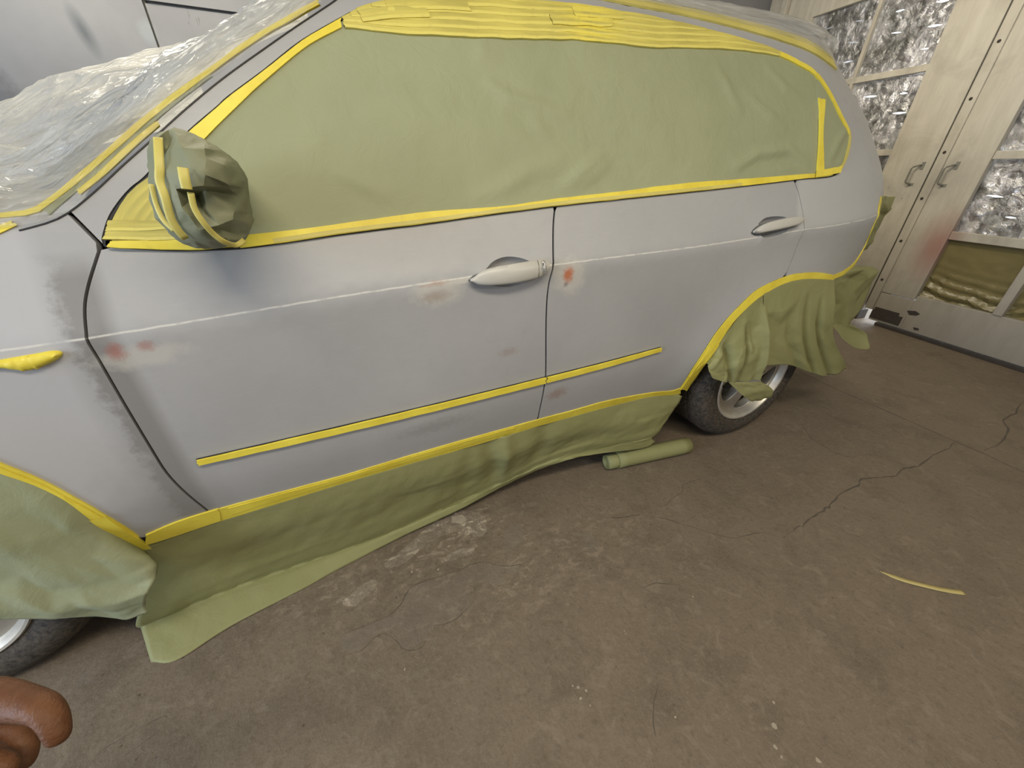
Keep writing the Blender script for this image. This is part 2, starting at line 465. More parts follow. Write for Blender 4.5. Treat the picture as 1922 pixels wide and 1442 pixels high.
def empty(name, loc=(0, 0, 0), parent=None):
    o = bpy.data.objects.new(name, None); COL.objects.link(o); o.location = loc
    o.empty_display_size = .05
    if parent is not None: o.parent = parent
    return o

def fill2d(outline, holes=(), step=.03, jitter=0.0):
    """triangulated polygon with a point grid inside: verts2d, tris, boundary loops"""
    loops = [[tuple(p) for p in outline]]+[[tuple(p) for p in h] for h in holes]
    pts = []; edges = []
    for lp in loops:
        b = len(pts); pts += lp
        edges += [(b+i, b+(i+1) % len(lp)) for i in range(len(lp))]
    xs = [p[0] for p in loops[0]]; ys = [p[1] for p in loops[0]]
    cell = {}
    for p in pts: cell.setdefault((int(p[0]//step), int(p[1]//step)), []).append(p)
    nx = int((max(xs)-min(xs))/step)+1; ny = int((max(ys)-min(ys))/step)+1
    grid = []
    for i in range(nx+1):
        for j in range(ny+1):
            p = (min(xs)+i*step+random.uniform(-jitter, jitter)*step, min(ys)+(j+.5*(i % 2))*step+random.uniform(-jitter, jitter)*step)
            if not inside(p, loops[0]) or any(inside(p, h) for h in loops[1:]): continue
            ci, cj = int(p[0]//step), int(p[1]//step)
            if any(dist2(p, q) < .55*step for a in (-1, 0, 1) for b in (-1, 0, 1) for q in cell.get((ci+a, cj+b), ())): continue
            grid.append(p)
    V, E, F, _, _, _ = delaunay_2d_cdt([Vector(p) for p in pts+grid], edges, [], 0, 1e-6)
    tris = []
    for f in F:
        c = (sum(V[i].x for i in f)/3, sum(V[i].y for i in f)/3)
        if inside(c, loops[0]) and not any(inside(c, h) for h in loops[1:]):
            a, b, d = (V[i] for i in f)
            tris.append(tuple(f) if (b-a).cross(d-a) > 0 else tuple(reversed(f)))
    return [(v.x, v.y) for v in V], tris

def border(tris):
    cnt = {}
    for f in tris:
        for i in range(len(f)):
            a, b = f[i], f[(i+1) % len(f)]
            if (b, a) in cnt: del cnt[(b, a)]
            else: cnt[(a, b)] = 1
    return list(cnt)

def patch(name, outline, mat, parent=None, holes=(), lift=0.0, step=.03, fold=.02, disp=None, place=None, angle=40, fade=0):
    """sheet over the flank inside a (s,z) outline, its rim folded inwards"""
    P2, T = fill2d(outline, holes, step)
    place = place or (lambda s, z, h: on(s, z, h))
    ring = [outline[i] for i in range(0, len(outline))]
    def near(s, z):
        m = 9
        for (ax, az), (bx, bz) in zip(ring, ring[1:]+ring[:1]):
            dx, dz = bx-ax, bz-az; L2 = dx*dx+dz*dz or 1
            t = min(max(((s-ax)*dx+(z-az)*dz)/L2, 0), 1); m = min(m, math.hypot(s-ax-dx*t, z-az-dz*t))
        return m
    V = [place(s, z, lift+(disp(s, z)*(min(1, near(s, z)/fade) if fade else 1) if disp else 0)) for s, z in P2]
    U = [(s, z-crease_z(s)) for s, z in P2]
    F = list(T)
    if fold:
        idx = {}
        for a, b in border(T):
            for k in (a, b):
                if k not in idx:
                    idx[k] = len(V); V.append(place(P2[k][0], P2[k][1], lift-fold)); U.append(U[k])
            F.append((b, a, idx[a], idx[b]))
    return new_obj(name, mesh_from(V, F, uvs=U, angle=angle), mat, parent)

def ribbon(name, A, B, mat, parent=None, lift=.0012, step=.02, cols=3, wob=.0007, edge=.0010, fold=None, ends=.003, place=None, cross=False):
    """tape between two (s,z) edge lines (A lower, B upper), pressed on the flank"""
    A = spline([Vector(p).to_2d() if len(p) > 2 else Vector(p) for p in A]); B = spline([Vector(p) for p in B])
    n = max(4, int(max(length(A), length(B))/step)); A = resample(A, n); B = resample(B, n)
    place = place or on
    fold = lift+.001 if fold is None else fold
    V = []; U = []
    sd = random.random()*100
    for i in range(n):
        ea = noise.noise(Vector((i*.35, sd, 0)))*edge; eb = noise.noise(Vector((i*.35, sd, 9)))*edge
        d = (B[i]-A[i]); l = max(d.length, 1e-6); d = d/l
        for j in range(cols+3):
            t = min(max((j-1)/cols, 0), 1)
            p = A[i]+d*(-ea+(l+ea+eb)*t)
            if i in (0, n-1): p = p+(A[1]-A[0] if i == 0 else A[-1]-A[-2]).normalized()*random.uniform(-ends, ends)
            h = lift+noise.noise(Vector((p.x*22, p.y*60, sd)))*wob if 1 <= j <= cols+1 else lift-fold
            V.append(place(p.x, p.y, h)); U.append((p.x, t) if cross else (p.x, p.y-crease_z(p.x)))
    w = cols+3
    F = [(i*w+j, (i+1)*w+j, (i+1)*w+j+1, i*w+j+1) for i in range(n-1) for j in range(w-1)]
    return new_obj(name, mesh_from(V, F, uvs=U, angle=60), mat, parent)

def loft(name, rows, nu, nv, mat, parent=None, disp=None, thick=.0006, angle=70, smooth_u=True, own=None):
    """sheet through rows of 3-D points (row 0 first), pushed along its normal by disp(u,v)"""
    R = [resample(spline(r) if smooth_u and len(r) > 2 else r, nu) for r in rows]
    cols_ = [resample(spline([r[i] for r in R], 8) if len(R) > 2 else [r[i] for r in R], nv) for i in range(nu)]
    P = [[cols_[i][j] for i in range(nu)] for j in range(nv)]
    V = []; U = []
    for j in range(nv):
        for i in range(nu):
            p = P[j][i]
            if disp:
                du = P[j][min(i+1, nu-1)]-P[j][max(i-1, 0)]; dv = P[min(j+1, nv-1)][i]-P[max(j-1, 0)][i]
                n = du.cross(dv); n = n.normalized() if n.length > 1e-9 else Vector((0, -1, 0))
                p = p+n*disp(i/(nu-1), j/(nv-1))
            V.append(p); U.append((i/(nu-1), j/(nv-1)))
    F = [(j*nu+i, j*nu+i+1, (j+1)*nu+i+1, (j+1)*nu+i) for j in range(nv-1) for i in range(nu-1)]
    if own is not None:
        b = len(own[0]); own[0].extend(V); own[1].extend(tuple(k+b for k in f) for f in F); own[2].extend(U); return None
    o = new_obj(name, mesh_from(V, F, uvs=U, angle=angle), mat, parent)
    if thick:
        md = o.modifiers.new('thickness', 'SOLIDIFY'); md.thickness = thick; md.offset = 0
    return o

def box_verts(x0, x1, y0, y1, z0, z1):
    return ([(x, y, z) for x in (x0, x1) for y in (y0, y1) for z in (z0, z1)],
            [(0, 1, 3, 2), (4, 6, 7, 5), (0, 4, 5, 1), (2, 3, 7, 6), (0, 2, 6, 4), (1, 5, 7, 3)])

class MB:
    def __init__(self): self.v = []; self.f = []
    def add(self, v, f):
        b = len(self.v); self.v += [tuple(x) for x in v]; self.f += [tuple(i+b for i in q) for q in f]; return self
    def box(self, x0, x1, y0, y1, z0, z1): return self.add(*box_verts(x0, x1, y0, y1, z0, z1))
    def tube(self, path, r, n=10, cap=True):
        P = [Vector(p) for p in path]; rings = []
        up = Vector((.31, .22, .93))
        rr = r if isinstance(r, (list, tuple)) else [r]*len(P)
        for i, p in enumerate(P):
            t = (P[min(i+1, len(P)-1)]-P[max(i-1, 0)]).normalized()
            a = t.cross(up).normalized(); b = t.cross(a)
            rings.append([p+(a*math.cos(2*math.pi*k/n)+b*math.sin(2*math.pi*k/n))*rr[i] for k in range(n)])
        v = [q for g in rings for q in g]
        f = [(i*n+k, i*n+(k+1) % n, (i+1)*n+(k+1) % n, (i+1)*n+k) for i in range(len(P)-1) for k in range(n)]
        if cap: f += [tuple(range(n-1, -1, -1)), tuple(range((len(P)-1)*n, len(P)*n))]
        return self.add(v, f)
    def lathe(self, prof, n=64, axis='y'):
        """profile of (radius, along) turned about the axis"""
        v = []
        for k in range(n):
            a = 2*math.pi*k/n
            for r, h in prof: v.append((r*math.cos(a), h, r*math.sin(a)))
        m = len(prof)
        f = [(k*m+i, k*m+i+1, ((k+1) % n)*m+i+1, ((k+1) % n)*m+i) for k in range(n) for i in range(m-1)]
        return self.add(v, f)
    def build(self, name, mat, parent=None, smooth=True, angle=35, bevel=0.0, fix=True):
        me = mesh_from(self.v, self.f, smooth, None, angle)
        if fix:
            bm = bmesh.new(); bm.from_mesh(me); bmesh.ops.recalc_face_normals(bm, faces=bm.faces[:]); bm.to_mesh(me); bm.free()
            if smooth: me.set_sharp_from_angle(angle=math.radians(angle))
        o = new_obj(name, me, mat, parent)
        if bevel:
            md = o.modifiers.new('bevel', 'BEVEL'); md.width = bevel; md.segments = 2; md.limit_method = 'ANGLE'
        return o

def plate(outline, holes, place, d0, d1, step=.05):
    """flat polygon with holes turned into a solid between depths d0 and d1: verts, faces"""
    P2, T = fill2d(outline, holes, step)
    n = len(P2)
    V = [place(x, z, d0) for x, z in P2]+[place(x, z, d1) for x, z in P2]
    F = list(T)+[tuple(i+n for i in reversed(f)) for f in T]
    for a, b in border(T): F.append((b, a, a+n, b+n))
    return V, F

# ------------------------------------------------------------------ lines traced on the flank, as (s, z) in metres
WIN = [(0.701,1.126),(0.705,1.140),(0.724,1.174),(0.748,1.202),(0.774,1.226),(0.802,1.246),(0.853,1.293),(0.906,1.336),(0.958,1.375),(0.983,1.395),(1.062,1.449),(1.145,1.509),(1.239,1.564),(1.282,1.587),(1.327,1.604),(1.394,1.623),(1.481,1.640),(1.582,1.651),(1.712,1.663),(1.886,1.677),(2.091,1.682),(2.303,1.680),(2.535,1.667),(2.707,1.651),(2.842,1.624),(2.913,1.593),(2.962,1.538),(2.998,1.470),(3.037,1.413),(3.031,1.376),(2.993,1.311),(2.953,1.260),(2.854,1.244),(2.532,1.221),(2.226,1.202),(1.962,1.187),(1.732,1.173),(1.499,1.155),(1.360,1.143),(1.143,1.127),(1.037,1.117),(0.940,1.109),(0.880,1.109),(0.817,1.111),(0.753,1.118)]
WIN_TOP = WIN[:31]            # front corner, up the pillar, over the top, down the rear
WIN_BELT = WIN[31:]+[WIN[0]]  # rear to front along the belt
PILLAR_IN = [(0.865,1.272),(0.923,1.318),(0.996,1.379),(1.077,1.443),(1.161,1.503),(1.234,1.542)]
BELT_UP = [(0.952,1.133),(1.042,1.139),(1.147,1.148),(1.364,1.168),(1.564,1.175),(1.734,1.191),(1.964,1.207),(2.228,1.228),(2.533,1.242),(2.854,1.258),(2.900,1.266)]
TOP_LO = [(1.242,1.543),(1.354,1.545),(1.516,1.556),(1.687,1.569),(1.858,1.585),(2.022,1.592),(2.188,1.600),(2.279,1.609),(2.523,1.627),(2.737,1.629)]
SILL_UP = [(0.501,0.415),(0.585,0.428),(0.670,0.430),(0.826,0.429),(1.002,0.427),(1.183,0.435),(1.371,0.442),(1.525,0.444),(1.690,0.446),(1.853,0.446),(2.018,0.449),(2.254,0.426),(2.380,0.406),(2.430,0.412)]
SILL_LO = [(0.498,0.370),(0.566,0.371),(0.650,0.374),(0.739,0.377),(0.871,0.383),(0.995,0.389),(1.197,0.393),(1.412,0.395),(1.551,0.399),(1.701,0.405),(1.865,0.407),(2.035,0.408),(2.269,0.398),(2.426,0.370),(2.500,0.359)]
FARCH_OUT = [(0.32,.84),(0.379,0.769),(0.406,0.729),(0.444,0.664),(0.472,0.594),(0.489,0.545),(0.501,0.475),(0.503,0.415)]
FARCH_IN = [(0.31,.81),(0.369,0.746),(0.396,0.705),(0.425,0.664),(0.452,0.602),(0.466,0.516),(0.478,0.400),(0.475,0.330)]
RARCH_OUT = [(2.430,0.412),(2.426,0.529),(2.460,0.642),(2.519,0.736),(2.627,0.835),(2.695,0.866),(2.770,0.886),(2.841,0.896),(2.874,0.896),(2.927,0.887),(3.016,0.861)]
RARCH_IN = [(2.500,0.370),(2.489,0.482),(2.497,0.583),(2.554,0.717),(2.640,0.798),(2.706,0.833),(2.781,0.858),(2.850,0.869),(2.881,0.869),(2.937,0.858),(3.028,0.837)]
BUMP = [(3.016,0.861),(3.120,0.866),(3.225,0.890),(3.275,0.955),(3.262,1.02),(3.245,1.08),(3.262,1.13),(3.310,1.17)]
FDGAP = [(0.696,1.128),(0.685,1.109),(0.657,1.057),(0.641,1.016),(0.632,0.964),(0.631,0.919),(0.629,0.804),(0.629,0.678),(0.631,0.600),(0.643,0.522),(0.656,0.442),(0.665,0.36)]
FPGAP = [(0.664,1.186),(0.680,1.157),(0.696,1.128)]
BGAP = [(1.735,1.173),(1.721,1.122),(1.704,1.029),(1.690,0.957),(1.690,0.856),(1.703,0.650),(1.701,0.607),(1.698,0.521),(1.697,0.38)]
RDGAP = [(2.794,1.238),(2.823,1.187),(2.843,1.103),(2.830,1.031),(2.822,0.970),(2.797,0.889)]
PILLAR_OUT = [(0.664,1.186),(0.714,1.222),(0.767,1.265),(0.821,1.307),(0.899,1.369),(0.978,1.428),(1.072,1.492),(1.145,1.541),(1.223,1.592),(1.277,1.630)]
FILM_EDGE = [(0.48,1.150),(0.529,1.155),(0.560,1.162),(0.605,1.167),(0.638,1.176),(0.656,1.184),(0.716,1.229),(0.769,1.272),(0.823,1.315),(0.901,1.377),(0.981,1.437),(1.074,1.502),(1.148,1.552),(1.212,1.595),(1.28,1.64)]
FENDER_TOP = [(-.75,1.10),(-.3,1.125),(.1,1.145),(.40,1.160),(0.529,1.170),(0.605,1.182),(0.664,1.186)]
MOULD_UP = [(0.701,0.622),(0.892,0.624),(1.128,0.628),(1.387,0.634),(1.697,0.644),(1.936,0.653),(2.209,0.667)]
MOULD_LO = [(0.700,0.607),(0.887,0.606),(1.124,0.607),(1.386,0.613),(1.699,0.622),(1.940,0.632),(2.212,0.652)]
G = .0028                      # half a shut line

def S(pts, per=4): return [tuple(p) for p in spline(pts, per)]

# ------------------------------------------------------------------ the room
FZ = 0.0
# floor with its cracks, joint, flaked patches in one mesh
def ribbon2d(line, w, per=3, rough=.4):
    L = S(line, per); L = [(p[0]+random.uniform(-1, 1)*w*rough*1.6, p[1]+random.uniform(-1, 1)*w*rough*1.6) for p in L]
    n = len(L)
    ws = [w*(.45+.75*random.random())*min(1, 4*min(i, n-1-i)/n+.25) for i in range(n)]
    l = []; r = []
    for i in range(n):
        a = L[max(i-1, 0)]; b = L[min(i+1, n-1)]; t = (b[0]-a[0], b[1]-a[1]); q = math.hypot(*t) or 1
        l.append((L[i][0]-t[1]/q*ws[i]/2, L[i][1]+t[0]/q*ws[i]/2)); r.append((L[i][0]+t[1]/q*ws[i]/2, L[i][1]-t[0]/q*ws[i]/2))
    return l, r

def blob(poly, rough=.006, per=5):
    L = S(list(poly)+[poly[0]], per)[:-1]
    return [(p[0]+noise.noise(Vector((p[0]*60, p[1]*60, 1)))*rough*2, p[1]+noise.noise(Vector((p[0]*60, p[1]*60, 5)))*rough*2) for p in L]

CRACKS = [
    ([(4.02,-0.50),(3.972,-0.494),(3.855,-0.506),(3.671,-0.504),(3.564,-0.514),(3.481,-0.498),(3.377,-0.502),(3.303,-0.485),(3.196,-0.454),(3.130,-0.471),(3.013,-0.467),(2.906,-0.489),(2.846,-0.495),(2.766,-0.498),(2.673,-0.512),(2.628,-0.512),(2.528,-0.519)], .008),
    ([(2.528,-0.519),(2.474,-0.467),(2.403,-0.450),(2.333,-0.433),(2.237,-0.334),(2.166,-0.259),(2.093,-0.197)], .0035),
    ([(2.093,-0.197),(2.04,-.185),(2.001,-0.172),(1.928,-0.149)], .006),
    ([(4.031,-0.592),(4.215,-0.599),(4.405,-0.567),(4.535,-0.510),(4.719,-0.498),(4.95,-0.46)], .010),
    ([(3.396,-0.046),(3.309,-0.145),(3.292,-0.237),(3.299,-0.310),(3.352,-0.356)], .005),
    ([(2.544,-0.142),(2.446,-0.138),(2.388,-0.139),(2.343,-0.173),(2.279,-0.180),(2.223,-0.199),(2.185,-0.199)], .003),
    ([(0.341,-0.266),(0.348,-0.243),(0.396,-0.231),(0.448,-0.221),(0.475,-0.224),(0.467,-0.251),(0.429,-0.268),(0.396,-0.280)], .0015),
    ([(0.905,-0.199),(0.952,-0.195),(1.051,-0.193),(1.098,-0.166),(1.122,-0.136),(1.161,-0.122),(1.284,-0.132),(1.386,-0.131),(1.461,-0.183),(1.526,-0.205),(1.521,-0.225)], .0035),
    ([(1.320,-0.262),(1.255,-0.290),(1.218,-0.295),(1.177,-0.285)], .003),
    ([(1.145,-0.314),(1.125,-0.333),(1.079,-0.318),(1.061,-0.285),(1.035,-0.248),(1.003,-0.243),(0.962,-0.265),(0.924,-0.264)], .0028),
    ([(1.72,-.70),(1.66,-.74),(1.63,-.79)], .003), ([(2.0,-.50),(1.93,-.46),(1.87,-.455)], .004),
]
JOINT = [(4.06, .60), (4.04, .35), (4.015, .081), (4.012, -.13), (4.0, -.442), (4.0, -.601), (3.985, -.80), (3.97, -1.6)]
PATCHES = {
    'old_coat': [[(1.554,-0.020),(1.597,-0.030),(1.593,-0.080),(1.556,-0.118),(1.506,-0.129),(1.490,-0.115),(1.514,-0.059)],
                 [(1.785,-0.192),(1.826,-0.194),(1.835,-0.235),(1.815,-0.271),(1.792,-0.268),(1.778,-0.229)],
                 [(0.907,-0.203),(0.952,-0.200),(1.051,-0.198),(1.098,-0.172),(1.122,-0.142),(1.161,-0.128),(1.284,-0.138),(1.386,-0.137),(1.461,-0.189),(1.520,-0.212),(1.492,-0.231),(1.451,-0.206),(1.443,-0.240),(1.407,-0.237),(1.370,-0.204),(1.304,-0.200),(1.319,-0.258),(1.255,-0.284),(1.200,-0.285),(1.150,-0.305),(1.122,-0.324),(1.085,-0.312),(1.066,-0.282),(1.040,-0.243),(1.003,-0.238),(0.962,-0.258),(0.924,-0.258),(0.906,-0.230)],
                 [(0.262,-.040),(0.238,-.012),(0.222,-.018),(.236,-.042)]],
    'lime': [[(1.061,0.001),(1.192,0.069),(1.336,0.140),(1.40,0.135),(1.473,0.070),(1.470,0.015),(1.440,-0.030),(1.384,-0.005),(1.333,0.034),(1.249,0.030),(1.159,-0.010),(1.10,-0.030)],
             [(0.911,-0.084),(1.0,-.04),(1.03,-.065),(0.998,-0.091),(0.942,-0.117)], [(1.30,-.05),(1.40,-.06),(1.36,-.085),(1.28,-.075)]],
    'chip': [[(1.350,0.112),(1.395,0.105),(1.405,0.072),(1.380,0.060),(1.345,0.085)]],
}
for cx, cy, r in [(1.723,-0.544,.004),(1.722,-.552,.003),(1.495,-0.603,.004),(1.507,-0.611,.005),(1.523,-0.628,.005),(1.499,-0.637,.005),(1.513,-0.660,.004),(1.070,-0.370,.005),(1.933,-0.894,.012),(1.895,-0.923,.006),(1.891,-0.943,.006),(1.968,-0.983,.008),(1.708,-0.773,.004),(2.009,-0.549,.004),(1.98,-.86,.005),(1.24,-.10,.006),(1.15,-.07,.005),(1.30,-.02,.005)]:
    PATCHES['chip'].append([(cx+r*.72*math.cos(a)*(.6+.9*random.random()), cy+r*.72*math.sin(a)*(.6+.9*random.random())) for a in [k*math.pi/3 for k in range(6)]])

def build_floor():
    X0, X1, Y0, Y1 = -3.4, 8.0, -3.2, 3.2
    mats = ['floor', 'crack', 'old_coat', 'lime', 'chip']
    pts = [(X0, Y0), (X1, Y0), (X1, Y1), (X0, Y1)]; edges = [(0, 1), (1, 2), (2, 3), (3, 0)]
    regs = []                     # (material index, polygon) topmost first
    for line, w in CRACKS:
        l, r = ribbon2d(line, w); regs.append((1, l+r[::-1]))
    l, r = ribbon2d(JOINT, .010, 4, .10); regs.append((1, l+r[::-1]))
    for m in ('chip', 'old_coat', 'lime'):
        for p in PATCHES[m]: regs.append((mats.index(m), blob(p, .006 if m != 'chip' else .001, 5 if m != 'chip' else 1)))
    for _, p in regs:
        b = len(pts); pts += p; edges += [(b+i, b+(i+1) % len(p)) for i in range(len(p))]
    V, E, F, _, _, _ = delaunay_2d_cdt([Vector(p) for p in pts], edges, [], 0, 1e-7)
    boxes = [(min(q[0] for q in p), max(q[0] for q in p), min(q[1] for q in p), max(q[1] for q in p)) for _, p in regs]
    faces = []; mi = []
    for f in F:
        a, b, d = (V[i] for i in f)
        faces.append(tuple(f) if (b-a).cross(d-a) > 0 else tuple(reversed(f)))
        c = ((a.x+b.x+d.x)/3, (a.y+b.y+d.y)/3); k = 0
        for (m, p), bx in zip(regs, boxes):
            if bx[0] <= c[0] <= bx[1] and bx[2] <= c[1] <= bx[3] and inside(c, p): k = m; break
        mi.append(k)
    me = mesh_from([(v.x, v.y, 0) for v in V], faces, False)
    for m in mats: me.materials.append(M[m])
    for p, k in zip(me.polygons, mi): p.material_index = k
    structure(new_obj('floor', me))
build_floor()

def simple(name, mat, *boxes, bevel=0.0):
    mb = MB()
    for b in boxes: mb.box(*b)
    return mb.build(name, mat, None, False, bevel=bevel)
structure(simple('ceiling', M['ceil'], (-3.4, 8, -3.2, 3.3, 3.0, 3.1)))
structure(simple('wall_back', M['wall'], (-3.4, .312, 3.0, 3.1, 0, 3.0), (.324, 8, 3.0, 3.1, 0, 2.165), (.324, 8, 2.985, 3.1, 2.178, 3.0)))
structure(simple('trim_1', M['iron'], (-3.4, 8, 3.03, 3.09, 0, 3.0)))
structure(simple('wall_front', M['wall'], (-3.4, 8, -3.2, -3.1, 0, 3.0)))
structure(simple('wall_left', M['wall'], (-3.5, -3.4, -3.2, 3.3, 0, 3.0)))

# ---- the double garage door at the right; its own frame: s along it, h into the room, z up
DA = Vector((5.718, .73, 0)); DS = Vector((-.12927, -.99161, 0)); DN = Vector((-.99161, .12927, 0))
DROT = math.atan2(DS.y, DS.x)
def dempty(name):
    o = empty(name, DA); o.rotation_euler = (0, 0, DROT); return o     # local x = s, local y = outwards(-h)... z up
# local axes: x along s; y = z cross x
_ly = Vector((0, 0, 1)).cross(DS)
SGN = 1 if _ly.dot(DN) > 0 else -1       # local y towards the room times SGN
def dbox(mb, s0, s1, h0, h1, z0, z1):
    a, b = sorted((h0*SGN, h1*SGN)); return mb.box(s0, s1, a, b, z0, z1)

def foil_pane(name, parent, s0, s1, z0, z1, slits, mat, lift=0.0):
    out = [(s0, z0), (s1, z0), (s1, z1), (s0, z1)]
    holes = []
    for (sa, za, sb, zb, w) in slits:
        d = Vector((sb-sa, zb-za)); q = Vector((-d.y, d.x)).normalized()*w/2; a = Vector((sa, za)); b = Vector((sb, zb)); m = (a+b)/2
        holes.append([tuple(a), tuple(m-q), tuple(b), tuple(m+q)])
    P2, T = fill2d(out, holes, .022, .25)
    def hgt(s, z): return .010*noise.noise(Vector((s*9, z*9, 3)))+.006*noise.noise(Vector((s*24, z*24, 7)))
    V = [(s, SGN*(-.022+lift+hgt(s, z)), z) for s, z in P2]
    o = new_obj(name, mesh_from(V, T, True), mat, parent)
    return o

d1 = structure(dempty('door_1')); d1['label'] = 'left leaf of the dirty white garage door, partly hidden by the car'; d1['category'] = 'door'
mb = MB()
dbox(mb, -.48, -.135, -.02, .025, .10, 2.9)          # stile
dbox(mb, -2.02, -1.71, -.02, .025, .10, 2.9)
dbox(mb, -1.71, -.48, -.02, .025, 2.60, 2.9)
dbox(mb, -1.71, -.48, -.02, .025, .10, .34)
dbox(mb, -1.71, -.48, -.02, .020, .80, .86)
mb.build('frame', M['wood'], d1, False, bevel=.004)
mb = MB(); dbox(mb, -1.085, -1.055, -.015, .018, .86, 2.60); mb.build('muntin', M['wood'], d1, False, bevel=.003)
for z in (2.005, 1.42):
    mb = MB(); dbox(mb, -1.71, -1.085, -.015, .018, z-.024, z+.024); dbox(mb, -1.055, -.48, -.015, .018, z-.024, z+.024)
    mb.build('muntin', M['wood'], d1, False, bevel=.003)
SL1 = {(0, 2): [(-1.57,2.478,-1.48,2.483,.006), (-1.28,2.470,-1.185,2.457,.007), (-1.277,2.322,-1.175,2.306,.007), (-1.266,2.172,-1.153,2.169,.013), (-1.5,2.25,-1.42,2.255,.006)],
       (1, 2): [(-.935,2.450,-.868,2.448,.009), (-.650,2.436,-.560,2.421,.014), (-.637,2.287,-.533,2.276,.013), (-.903,2.306,-.826,2.296,.008), (-.616,2.144,-.559,2.140,.006)],
       (1, 1): [(-.928,1.868,-.815,1.862,.012), (-.632,1.855,-.575,1.853,.011), (-.630,1.716,-.518,1.712,.014)],
       (0, 1): [(-1.4,1.8,-1.3,1.795,.01)]}
for j, (za, zb) in enumerate(((.86, 1.396), (1.444, 1.981), (2.029, 2.60))):
    for i, (sa, sb) in enumerate(((-1.71, -1.085), (-1.055, -.48))):
        foil_pane('pane', d1, sa-.012, sb+.012, za-.012, zb+.012, SL1.get((i, j), []), M['foil'])
foil_pane('lower_panel', d1, -1.71, -.48, .34, .80, [], M['poly'])

d2 = structure(dempty('door_2')); d2['label'] = 'right leaf of the dirty white garage door with a red patch'; d2['category'] = 'door'
mb = MB()
dbox(mb, -.075, .208, -.02, .025, .30, 2.9)
dbox(mb, -.055, .215, -.02, .020, .035, .295)
dbox(mb, 1.75, 2.1, -.02, .025, .035, 2.9)
dbox(mb, .208, 1.75, -.02, .025, 2.6, 2.9)
dbox(mb, .215, 1.75, -.02, .022, .035, .335)
dbox(mb, .208, 1.75, -.02, .020, .80, .862)
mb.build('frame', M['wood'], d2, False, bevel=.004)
mb = MB(); dbox(mb, -.118, -.052, .0, .038, .13, 2.9); mb.build('cover_strip', M['wood'], d2, False, bevel=.004)
for z in (2.005, 1.385):
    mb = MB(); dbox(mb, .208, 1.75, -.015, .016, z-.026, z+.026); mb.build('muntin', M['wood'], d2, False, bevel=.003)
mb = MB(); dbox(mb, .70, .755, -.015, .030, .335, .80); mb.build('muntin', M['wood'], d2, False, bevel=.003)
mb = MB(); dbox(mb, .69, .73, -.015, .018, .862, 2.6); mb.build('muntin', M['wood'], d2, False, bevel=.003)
SL2 = {(0, 0): [(.275,1.124,.372,1.117,.012), (.44,.99,.50,.988,.010)], (0, 1): [(.40,1.56,.46,1.555,.01)]}
for j, (za, zb) in enumerate(((.862, 1.359), (1.411, 1.979), (2.031, 2.6))):
    for i, (sa, sb) in enumerate(((.208, .69), (.73, 1.75))):
        foil_pane('pane', d2, sa-.012, sb+.012, za-.012, zb+.012, SL2.get((i, j), []), M['foil'])
def poly_panel(s0, s1):
    P2, T = fill2d([(s0, .325), (s1, .325), (s1, .81), (s0, .81)], [], .018, .2)
    V = [(s, SGN*(-.020+.016*max(0, (.62-z)/.28)*math.sin(z*95+3*noise.noise(Vector((s*4, z*3, 2)))*2+s*7)+.004*noise.noise(Vector((s*14, z*20, 3)))), z) for s, z in P2]
    new_obj('lower_panel', mesh_from(V, T, True), M['poly'], d2)
poly_panel(.205, .710); poly_panel(.745, 1.76)
# pulls: a bent bar with two feet, one on each leaf
for par, s in ((d1, -.235), (d2, -.010)):
    mb = MB()
    mb.tube([(s+.040, SGN*.022, 1.328), (s+.022, SGN*.040, 1.322), (s-.004, SGN*.060, 1.308), (s-.010, SGN*.062, 1.296), (s-.010, SGN*.062, 1.20), (s-.006, SGN*.058, 1.192), (s+.020, SGN*.022, 1.180)], .0065, 8)
    mb.box(s+.028, s+.052, min(SGN*.02, SGN*.028), max(SGN*.02, SGN*.028), 1.290, 1.345); mb.box(s+.004, s+.036, min(SGN*.02, SGN*.028), max(SGN*.02, SGN*.028), 1.168, 1.190)
    mb.build('handle', M['iron'], par, True)
for s, z in ((-.085, 2.08), (-.085, 1.752), (-.085, 1.41), (-.085, 1.08), (-.085, .744), (-.085, .406)):
    mb = MB(); mb.lathe([(0, 0), (.011, 0), (.009, .006), (0, .008)], 10)
    o = mb.build('screw', M['rot'], d2); o.location = (s, SGN*.038, z)
    if SGN < 0: o.rotation_euler = (0, 0, math.pi)
mb = MB(); dbox(mb, -.052, .195, .018, .024, .055, .135); dbox(mb, -.04, .16, .018, .025, .135, .16); mb.build('rotten_corner', M['rot'], d2, False)
mb = MB(); mb.add([(s, SGN*.0245, z) for s, z in ((.20,.20),(.26,.215),(.30,.20),(.28,.18),(.23,.17))], [(0, 1, 2, 3, 4)]); mb.add([(s, SGN*.0245, z) for s, z in ((.30,.08),(.34,.085),(.35,.07),(.32,.06))], [(0, 1, 2, 3)])
mb.build('paint_chip', M['rot'], d2, False)
